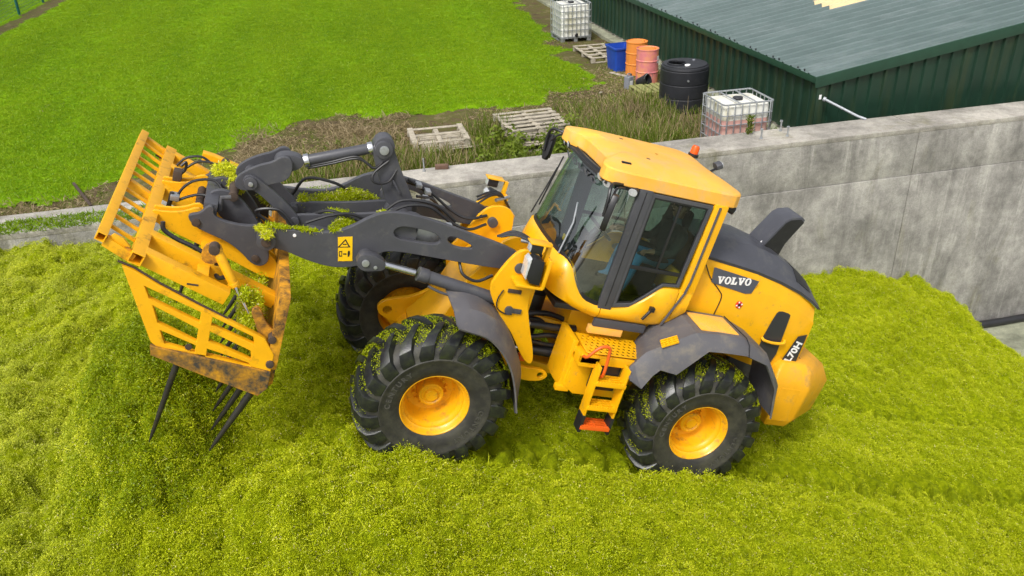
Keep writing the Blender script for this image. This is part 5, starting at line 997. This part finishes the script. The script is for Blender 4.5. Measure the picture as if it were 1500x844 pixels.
# ================================================================== DRIVER
def skin_person():
    J = {}; V = []; E_ = []; Rd = []
    def v(n, x, y, z, r): J[n] = len(V); V.append((x, y, z)); Rd.append(r)
    def e(*ns):
        for a, b in zip(ns[:-1], ns[1:]): E_.append((J[a], J[b]))
    v('pel', .66, 0, 1.53, (.15, .13)); v('bel', .64, 0, 1.66, (.15, .12)); v('che', .62, 0, 1.84, (.17, .13)); v('nek', .63, 0, 1.97, (.065, .065)); v('nk2', .65, 0, 2.03, (.055, .06)); v('hd1', .67, 0, 2.08, (.075, .085)); v('hd2', .67, 0, 2.17, (.085, .10)); v('hd3', .66, 0, 2.23, (.06, .07))
    e('pel', 'bel', 'che', 'nek', 'nk2', 'hd1', 'hd2', 'hd3')
    for s, t_ in ((1, 'l'), (-1, 'r')):
        v('hip' + t_, .70, s * .10, 1.52, (.10, .10)); v('thi' + t_, .90, s * .15, 1.56, (.085, .085)); v('kne' + t_, 1.06, s * .20, 1.56, (.068, .068)); v('shi' + t_, 1.10, s * .20, 1.36, (.060, .060)); v('ank' + t_, 1.13, s * .20, 1.16, (.046, .05)); v('toe' + t_, 1.27, s * .21, 1.11, (.045, .03))
        e('pel', 'hip' + t_, 'thi' + t_, 'kne' + t_, 'shi' + t_, 'ank' + t_, 'toe' + t_)
        v('sho' + t_, .62, s * .20, 1.88, (.075, .075)); v('elb' + t_, .74, s * .27, 1.66, (.055, .055)); hx, hy, hz = ((1.22, s * .17, 1.72) if s < 0 else (1.0, .28, 1.66))
        v('wri' + t_, .5 * .74 + .5 * hx + .10, .5 * s * .27 + .5 * hy, .5 * 1.66 + .5 * hz + .01, (.032, .034)); v('pal' + t_, hx, hy, hz, (.036, .022))
        e('che', 'sho' + t_, 'elb' + t_, 'wri' + t_, 'pal' + t_)
        for k in range(4):
            o_ = (k - 1.5) * .019; L = (.038, .045, .042, .033)[k]
            v(f'f{k}a' + t_, hx + .045, hy + o_, hz + .004, (.010, .010)); v(f'f{k}b' + t_, hx + .045 + L * .7, hy + o_ * 1.1, hz - .012, (.009, .009)); v(f'f{k}c' + t_, hx + .045 + L * .9, hy + o_ * 1.1, hz - .04, (.008, .008)); e('pal' + t_, f'f{k}a' + t_, f'f{k}b' + t_, f'f{k}c' + t_)
        v('tha' + t_, hx + .01, hy - s * .038, hz - .005, (.011, .011)); v('thb' + t_, hx + .045, hy - s * .05, hz - .015, (.009, .009)); e('pal' + t_, 'tha' + t_, 'thb' + t_)
    me = bpy.data.meshes.new('person'); me.from_pydata(V, E_, []); ob = bpy.data.objects.new('person', me); C.objects.link(ob)
    sk = ob.modifiers.new('skin', 'SKIN'); lay = me.skin_vertices[0].data if me.skin_vertices else None
    if lay is None:
        bm = bmesh.new(); bm.from_mesh(me); bm.verts.layers.skin.verify(); bm.to_mesh(me); bm.free(); lay = me.skin_vertices[0].data
    for d, r in zip(lay, Rd): d.radius = r; d.use_root = False
    lay[0].use_root = True; sk.use_smooth_shade = True
    sb = ob.modifiers.new('sub', 'SUBSURF'); sb.levels = 1; sb.render_levels = 2
    return ob
per = skin_person(); PB = Vector((.70, 0, 1.40)); PD = Vector((-.10, .10, 0)); per.matrix_world = MW.copy()
per.data.transform(Matrix.Translation(-PB)); per.matrix_world = MW @ Matrix.Translation(PB + PD)
# clothing by height and reach on the one body surface
def person_mat():
    m, t, out = new_mat('driver_clothes'); p = t.nodes.new('ShaderNodeBsdfPrincipled'); t.links.new(p.outputs[0], out.inputs[0]); p.inputs['Roughness'].default_value = .8
    tc = t.nodes.new('ShaderNodeTexCoord'); sp = t.nodes.new('ShaderNodeSeparateXYZ'); t.links.new(tc.outputs['Object'], sp.inputs[0])
    def gt(sock, v_): k = t.nodes.new('ShaderNodeMath'); k.operation = 'GREATER_THAN'; k.inputs[1].default_value = v_; t.links.new(sock, k.inputs[0]); return k.outputs[0]
    c = mix(t, gt(sp.outputs['Z'], .19), (.055, .25, .46), (.028, .036, .033)); c = mix(t, gt(sp.outputs['Z'], .565), c, (.16, .20, .23)); c = mix(t, gt(sp.outputs['Z'], .625), c, (.46, .25, .16))
    lo = t.nodes.new('ShaderNodeMath'); lo.operation = 'LESS_THAN'; lo.inputs[1].default_value = -.25; t.links.new(sp.outputs['Z'], lo.inputs[0]); c = mix(t, lo.outputs[0], c, (.02, .018, .016))
    a1 = gt(sp.outputs['Z'], .22); a2 = gt(sp.outputs['X'], .25); an = t.nodes.new('ShaderNodeMath'); an.operation = 'MULTIPLY'; t.links.new(a1, an.inputs[0]); t.links.new(a2, an.inputs[1]); c = mix(t, an.outputs[0], c, (.46, .25, .16))
    t.links.new(c, p.inputs['Base Color']); return m
per.data.materials.append(person_mat())
tag(per, 'driver in blue jeans and dark jacket seated inside the glazed cab', 'person')
hair = MB().lathe([(0, .115), (.04, .108), (.075, .085), (.095, .04), (.098, -.01), (.090, -.05)], 18, 'z'); hm_ = hair.mesh(ang=60); hm_.transform(Matrix.Translation((-.045, 0, .775)) @ Matrix.Rotation(-.25, 4, 'Y')); link(hm_, 'hair', 'hair', per)
mb = MB()
for s in (1, -1): mb.lathe([(0, .012), (.010, .008), (.013, 0), (.010, -.01)], 8, 'x', (.055, s * .033, .765))
o = mb.build('eyes', 'black', per, 0); mb = MB().prism([(.052, .775), (.062, .75), (.082, .725), (.062, .715), (.05, .715)], 'y', -.014, .014); mb.build('nose', 'skin', per, .006); MB().bx(.040, .066, -.025, .025, .683, .692).build('mouth', 'brick', per, .003)
for s in (1, -1): MB().lathe([(0, .012), (.022, .010), (.028, 0), (.02, -.01)], 10, 'y', (-.02, s * .092, .745)).build('ear', 'skin', per, 0)
# ================================================================== THINGS BEHIND THE WALL
G = LAWN - .05
def dup(o, parent):
    c = o.copy(); C.objects.link(c); c.parent = parent; return c
bcache = {}
def bmesh_box(lx, ly, lz, mat, var=0):
    k = (round(lx, 3), round(ly, 3), round(lz, 3), mat, var)
    if k not in bcache:
        me = MB().bx(-lx / 2, lx / 2, -ly / 2, ly / 2, -lz / 2, lz / 2).mesh(bevel=.005, ang=38, seg=1); me.materials.append(MT[mat]); bcache[k] = me
    return bcache[k]
def piece(name, parent, lx, ly, lz, x, y, z, mat, rz=0, rx=0, ry=0):
    o = bpy.data.objects.new(name, bmesh_box(lx, ly, lz, mat)); C.objects.link(o); o.parent = parent; o.location = (x, y, z); o.rotation_euler = (rx, ry, rz); return o
def pallet(label, x, y, z, lx, ly, rz, nb, mat='wood', group=None, frame=False, tilt=0.):
    e = empty('pallet', (x, y, z), rz); e.rotation_euler = (tilt, 0, rz); tag(e, label, 'pallet', group)
    for yy in (-ly / 2 + .05, 0, ly / 2 - .05):
        piece('bottom_board', e, lx, .10, .02, 0, yy, .012, mat)
        for xx in (-lx / 2 + .06, 0, lx / 2 - .06): piece('block', e, .12, .10, .085, xx, yy, .066, mat)
    for xx in (-lx / 2 + .06, 0, lx / 2 - .06): piece('stringer_board', e, .10, ly, .020, xx, 0, .120, mat)
    if frame:
        for yy in (-ly / 2 + .05, 0.03, ly / 2 - .05): piece('deck_board', e, lx, .10, .022, random.uniform(-.01, .01), yy, .143, mat, random.uniform(-.01, .01))
        for xx in (-lx / 2 + .06, lx / 2 - .06): piece('deck_board', e, .12, ly, .022, xx, 0, .166, mat, random.uniform(-.01, .01))
    else:
        for k in range(nb):
            yy = -ly / 2 + .05 + k * (ly - .1) / (nb - 1)
            piece('deck_board', e, lx, .105 if nb < 9 else .09, .022, random.uniform(-.015, .015), yy + random.uniform(-.012, .012), .143, mat, random.uniform(-.015, .015))
    return e
GP = 'weathered pallets stacked behind the wall'
pallet('grey wooden pallet at the bottom of the tall stack beside the wall', 4.72, 17.12, G, 1.32, 1.30, .03, 7, group=GP)
pallet('grey wooden pallet in the middle of the tall stack beside the wall', 4.70, 17.20, G + .157, 1.30, 1.30, -.02, 8, group=GP)
pallet('grey slatted wooden pallet on top of the tall stack beside the wall', 4.66, 17.24, G + .314, 1.34, 1.36, .045, 6, group=GP)
pallet('weathered wooden pallet lying under the open framed pallet in the weeds', 2.80, 17.28, G, 1.15, 1.0, .02, 8, group=GP)
pallet('open framed weathered pallet lying on another pallet in the weeds', 2.64, 17.36, G + .157, 1.20, 1.08, -.03, 5, group=GP, frame=True)
pallet('grey pallet lying flat beside the blue bin and white tank', 8.62, 24.2, G, 1.0, 1.75, math.pi / 2 * 0 + .0, 5, group='pallets by the shed wall')
for o in list(bpy.data.objects):
    pass
pallet('small green mossy pallet on the ground beside the black tank', 8.50, 19.80, G, .80, .92, math.pi / 2, 7, 'wood_green', group='pallets by the shed wall')

def rring(x0, x1, y0, y1, z, r=.05, n=4):
    p = []
    for cx_, cy_, a0 in ((x1 - r, y1 - r, 0), (x0 + r, y1 - r, 90), (x0 + r, y0 + r, 180), (x1 - r, y0 + r, 270)):
        for k in range(n + 1): a = R(a0 + 90 * k / n); p.append((cx_ + r * math.cos(a), cy_ + r * math.sin(a), z))
    return p
def closed_tube(pts, r, n=6):
    mb = MB(); P = [Vector(p) for p in pts]; rows = []
    for i, p in enumerate(P):
        t = (P[(i + 1) % len(P)] - P[i - 1]).normalized(); u = Vector((0, 0, 1)); b = t.cross(u); rows.append([p + (u * math.cos(6.2832 * k / n) + b * math.sin(6.2832 * k / n)) * r for k in range(n)])
    rows.append(rows[0]); return mb.loft(rows, close=True)
def ibc(label, x, y, z, lx, ly, fill, rz=0.):
    e = empty('liquid_tank', (x, y, z), rz); tag(e, label, 'tank', 'caged liquid tanks by the shed')
    hx, hy = lx / 2, ly / 2
    pb = MB()
    for yy in (-hy + .06, 0, hy - .06):
        for xx in (-hx + .07, 0, hx - .07): pb.bx(xx - .06, xx + .06, yy - .05, yy + .05, 0, .11)
    pb.bx(-hx, hx, -hy, hy, .11, .14)
    for xx in (-hx + .04, 0, hx - .04): pb.bx(xx - .035, xx + .035, -hy + .0, hy, .0, .018)
    pb.build('pallet_base', 'steel', e, .004)
    k = .035; top = 1.10
    def body(z0, z1, name, mat, dome=False):
        rows = [rring(-hx + k, hx - k, -hy + k, hy - k, z0, .12, 6), rring(-hx + k, hx - k, -hy + k, hy - k, z1, .12, 6)]
        mb = MB()
        if dome: rows += [rring(-hx + k + .02, hx - k - .02, -hy + k + .02, hy - k - .02, z1 + .035, .11, 6), rring(-hx + k + .12, hx - k - .12, -hy + k + .12, hy - k - .12, z1 + .05, .06, 6)]
        mb.loft(rows, close=True); n = len(rows[0]); mb.f.append(tuple(range(n))[::-1]); mb.f.append(tuple((len(rows) - 1) * n + i for i in range(n))); return mb.build(name, mat, e, 0, 45)
    zf = .15 + (top - .20) * fill
    if fill: body(.15, zf, 'filled_part', 'pink')['label'] = 'pink liquid showing through the lower tank'
    body(zf + (.002 if fill else 0), top - .05, 'tank_body', 'ibc', True)
    MB().lathe([(0, .05), (.09, .05), (.10, .04), (.10, 0)], 20, 'z', (0, 0, top)).build('fill_cap', 'black', e, 0)
    MB().cyl((-.0, -hy + .03, .20), (.0, -hy - .07, .20), .045, 14).bx(-.03, .03, -hy - .10, -hy - .05, .18, .27).build('outlet_valve', 'black', e, .004)
    for zz in (.16, .36, .55, .74, .93, 1.15): closed_tube(rring(-hx, hx, -hy, hy, zz, .06), .013 if zz < 1.1 else .018).build('cage_rail', 'steel', e, 0)
    vb = MB().bx(-.010, .010, -.010, .010, .10, 1.15).mesh(bevel=.002, seg=1); vb.materials.append(MT['steel'])
    for i in range(7):
        for yy in (-hy - .014, hy + .014):
            o = bpy.data.objects.new('cage_bar', vb); C.objects.link(o); o.parent = e; o.location = (-hx + .08 + i * (lx - .16) / 6, yy, 0)
    for i in range(6):
        for xx in (-hx - .014, hx + .014):
            o = bpy.data.objects.new('cage_bar', vb); C.objects.link(o); o.parent = e; o.location = (xx, -hy + .08 + i * (ly - .16) / 5, 0)
    for xx in (-.17, .17): MB().tube([(xx, -hy, 1.15), (xx, hy, 1.15)], .014, 6).build('top_bar', 'steel', e, 0)
    return e
ibc('white caged liquid tank standing at the lawn edge by the shed', 8.62, 26.85, G, 1.0, 1.15, 0)
ibc('caged tank half full of pink liquid between the wall and the shed corner', 8.32, 15.10, G, 1.06, .95, .74)
# black water tank
tk = empty('water_tank', (8.70, 18.40, G)); tag(tk, 'round black ribbed plastic water tank with open lid hole', 'tank')
prof = [(0, 0), (.55, 0)]
for k in range(3): z0 = .02 + k * .32; prof += [(.560, z0), (.565, z0 + .15), (.562, z0 + .285), (.551, z0 + .295), (.551, z0 + .312)]
prof += [(.555, .985), (.545, 1.02), (.50, 1.045)]
MB().lathe(prof, 44, 'z').build('tank_shell', 'tank', tk, 0, 30)
me = curve_mesh([circ(0, 0, .51, 44), circ(-.20, .02, .20, 26)], .03, .006); me.transform(Matrix.Translation((0, 0, 1.045))); link(me, 'tank_lid', 'tank', tk)
me = curve_mesh([circ(-.20, .02, .225, 26), circ(-.20, .02, .20, 26)], .05, .004); me.transform(Matrix.Translation((0, 0, 1.065))); link(me, 'manhole_rim', 'tank', tk)
MB().lathe([(0, .012), (.035, .012), (.04, 0)], 12, 'z', (.30, .18, 1.062)).build('vent_cap', 'jerry', tk, 0); MB().cyl((-.16, -.56, .78), (-.16, -.575, .78), .025, 10).build('blank_plug', 'steel', tk, 0)
mb = MB()
for k in range(7): x_, y_ = -.16 + .06 * random.random(), -.27 + .05 * random.random(); mb.bx(x_, x_ + .05, y_, y_ + .04, 1.06, 1.06 + .03 * random.random() + .01)
tag(MB().prism(chaikin([(-.08, -.05), (.03, -.06), (.08, 0), (.05, .06), (-.05, .05)], 1), 'z', 0, .035).build('white_rag', 'white_mark', None, .012, loc=(8.62, 18.10, G + 1.062)), 'crumpled white rag lying on the black water tank', 'rag')
# drums
def drum(label, x, y, mat, lidmat):
    e = empty('drum', (x, y, G)); tag(e, label, 'drum', 'plastic drums by the shed wall')
    pr_ = [(0, 0), (.275, 0), (.288, .02), (.285, .28), (.298, .292), (.298, .308), (.285, .32), (.285, .57), (.298, .582), (.298, .598), (.285, .61), (.283, .85), (.292, .862), (.292, .885), (.278, .888), (.270, .862)]
    MB().lathe(pr_, 36, 'z').build('drum_body', mat, e, 0, 30); MB().lathe([(.275, .855), (.262, .868), (0, .872)], 36, 'z').build('drum_lid', lidmat, e, 0, 30)
    MB().lathe([(0, .905), (.035, .905), (.04, .87)], 14, 'z', (.15, -.05, 0)).build('bung', lidmat, e, 0); return e
drum('plain orange drum standing beside the blue bin', 8.86, 21.78, 'drum_orange', 'drum_orange')
d2_ = drum('orange drum with a faded pink side next to the black bucket', 8.80, 20.88, 'drum_pink', 'drum_orange')
MB().bx(-.05, .06, -.001, .001, -.09, .09).build('paper_label', 'white_mark', d2_, 0, loc=(.20, -.213, .62)); d2_.children[-1].rotation_euler = (0, 0, .75)
# blue bin
bn = empty('bin', (8.66, 22.48, G), .06); tag(bn, 'open blue plastic bin between the pallet and the orange drum', 'bin')
def taper(h0, h1, z0, z1, in0, in1):
    return [rring(-h0, h0, -h0 * 1.15, h0 * 1.15, z0, .06), rring(-h1, h1, -h1 * 1.15, h1 * 1.15, z1, .06), rring(-in1, in1, -in1 * 1.15, in1 * 1.15, z1, .05), rring(-in0, in0, -in0 * 1.15, in0 * 1.15, z0 + .25, .05)]
mb = MB(); rw = taper(.255, .305, 0, .64, .25, .285); mb.loft(rw, close=True); n = len(rw[0]); mb.f.append(tuple(range(n))); mb.f.append(tuple(3 * n + i for i in range(n))); mb.build('bin_body', 'blue', bn, 0, 35)
rr_ = [rring(-.30, .30, -.345, .345, .585, .06), rring(-.325, .325, -.37, .37, .60, .07), rring(-.325, .325, -.37, .37, .645, .07), rring(-.295, .295, -.34, .34, .648, .06)]
MB().loft(rr_, close=True).build('bin_rim', 'blue', bn, 0, 35)
# jerry can and bucket
jc = empty('jerry_can', (8.12, 20.42, G), .5); tag(jc, 'grey plastic jerry can with white label in front of the drums', 'jerry can')
MB().bx(-.10, .10, -.085, .085, .0, .33).build('can_body', 'jerry', jc, .03, seg=3); MB().tube(spline([(-.07, 0, .31), (-.05, 0, .385), (.04, 0, .385), (.06, 0, .32)], 4), .017, 8).build('can_handle', 'jerry', jc, 0); MB().cyl((.075, 0, .31), (.08, 0, .375), .026, 12).build('can_cap', 'black', jc, .003); MB().bx(-.06, .05, -.0885, -.086, .07, .22).build('can_label', 'white_mark', jc, 0)
bk = empty('bucket', (8.40, 20.42, G + .13)); bk.rotation_euler = (R(62), R(18), .5); tag(bk, 'black plastic bucket tipped on its side against the pink drum', 'bucket')
MB().lathe([(0, -.02), (.105, -.02), (.112, 0), (.14, .28), (.152, .285), (.152, .30), (.134, .30), (.102, .02), (0, .02)], 28, 'z').build('bucket_body', 'black', bk, 0, 40); MB().tube(spline([(.145, 0, .27), (.13, .09, .36), (0, .13, .40), (-.13, .09, .36), (-.145, 0, .27)], 5), .005, 6).build('bucket_handle', 'steel', bk, 0)
# scraps
tag(MB().bx(-.10, .10, -.03, .03, 0, .015).build('scrap_board', 'wood', None, .003, loc=(7.25, 20.1, G + .06)), 'short pale scrap of board lying on the bare earth', 'board'); bpy.data.objects['scrap_board'].rotation_euler = (0, .1, 1.0)
tag(MB().bar((8.52, 21.45, G + .03), (8.20, 22.0, G + .05), .10, .025).build('plank', 'wood', None, .004), 'grey plank lying on the ground before the blue bin', 'plank')
tag(MB().bar((-4.58, 17.30, LAWN + .06), (-4.08, 16.10, LAWN - .01), .05, .035).build('fallen_stick', 'rust', None, .006), 'thin dark stick lying across the bare earth by the lawn edge', 'stick')
# on top of the wall
tag(MB().bx(-.115, .115, -.055, .055, 0, .07).build('loose_brick', 'brick', None, .008, loc=(2.16, 14.02, WTOP + .001)), 'old brown brick lying on the wall top', 'brick'); bpy.data.objects['loose_brick'].rotation_euler = (0, 0, -.25)
tag(MB().cyl((1.84, 13.98, WTOP - .05), (1.84, 13.98, WTOP + .24), .014, 10).cyl((1.84, 13.98, WTOP + .0), (1.84, 13.98, WTOP + .03), .028, 10).build('steel_pin', 'steel', None, .002), 'upright steel pin in the wall top beside the loose brick', 'pin')
tag(MB().prism([(7.99, 13.62), (8.42, 14.05), (8.66, 14.03), (8.70, 13.56)], 'z', WTOP - .02, WTOP + .012).build('mortar_pad', 'concrete_top', None, .008), 'pale mortar pad on the wall top carrying three bolts', 'pad')
for lb, (x, y, h) in (('short steel anchor bolt on the pad corner nearest the caged pink tank', (8.64, 13.95, .19)), ('steel anchor bolt at the silage side of the mortar pad next to the sloping prop', (8.60, 13.63, .17)), ('steel anchor bolt at the silage side of the mortar pad next to the cab', (8.08, 13.66, .17))):
    o = MB().cyl((0, 0, -.03), (.006, 0, h), .016, 10).lathe([(0, .018), (.032, .018), (.034, 0)], 6, 'z').lathe([(0, h + .02), (.030, h + .018), (.032, h - .012), (.016, h - .014)], 6, 'z').build('anchor_bolt', 'steel', None, .002, loc=(x, y, WTOP + .013)); tag(o, lb, 'bolt', 'anchor bolts on the wall top')
n = 260; B = np.stack([8.02 + RNG.normal(size=n) * .03, 14.0 + RNG.normal(size=n) * .03, WTOP + RNG.random(n) * .34], 1); D = RNG.normal(size=(n, 3)); D[:, 2] = 1.2
tag(link(blades_mesh(B, D, .04 + RNG.random(n) * .07, .008 + RNG.random(n) * .01, .2 * RNG.random(n), RNG.random(n), 'weed', 'dock_stalk'), 'dock_stalk', None), 'dry upright dock plant rooted in the wall top', 'weed', kind='stuff')
# fence at the far side of the lawn
fc = empty('fence', (-10.69, 39.6, G)); tag(fc, 'green mesh fence along the far edge of the lawn', 'fence')
for k in range(-3, 5):
    MB().cyl((.0868 * k * 3, k * 3, -.2), (.0868 * k * 3 - .0, k * 3, 1.75), .05, 12).build('fence_post', 'green_post', fc, .004)
mb = MB()
for k in range(14): mb.bar((-.0868 * 9, -9, .08 + k * .12), (.0868 * 12, 12, .08 + k * .12), .007, .007)
for k in range(140): y_ = -9 + k * .15; mb.bar((.0868 * y_, y_, .05), (.0868 * y_, y_, 1.66), .006, .006)
mb.build('mesh_wires', 'green_post', fc, 0, 0)['kind'] = 'stuff'
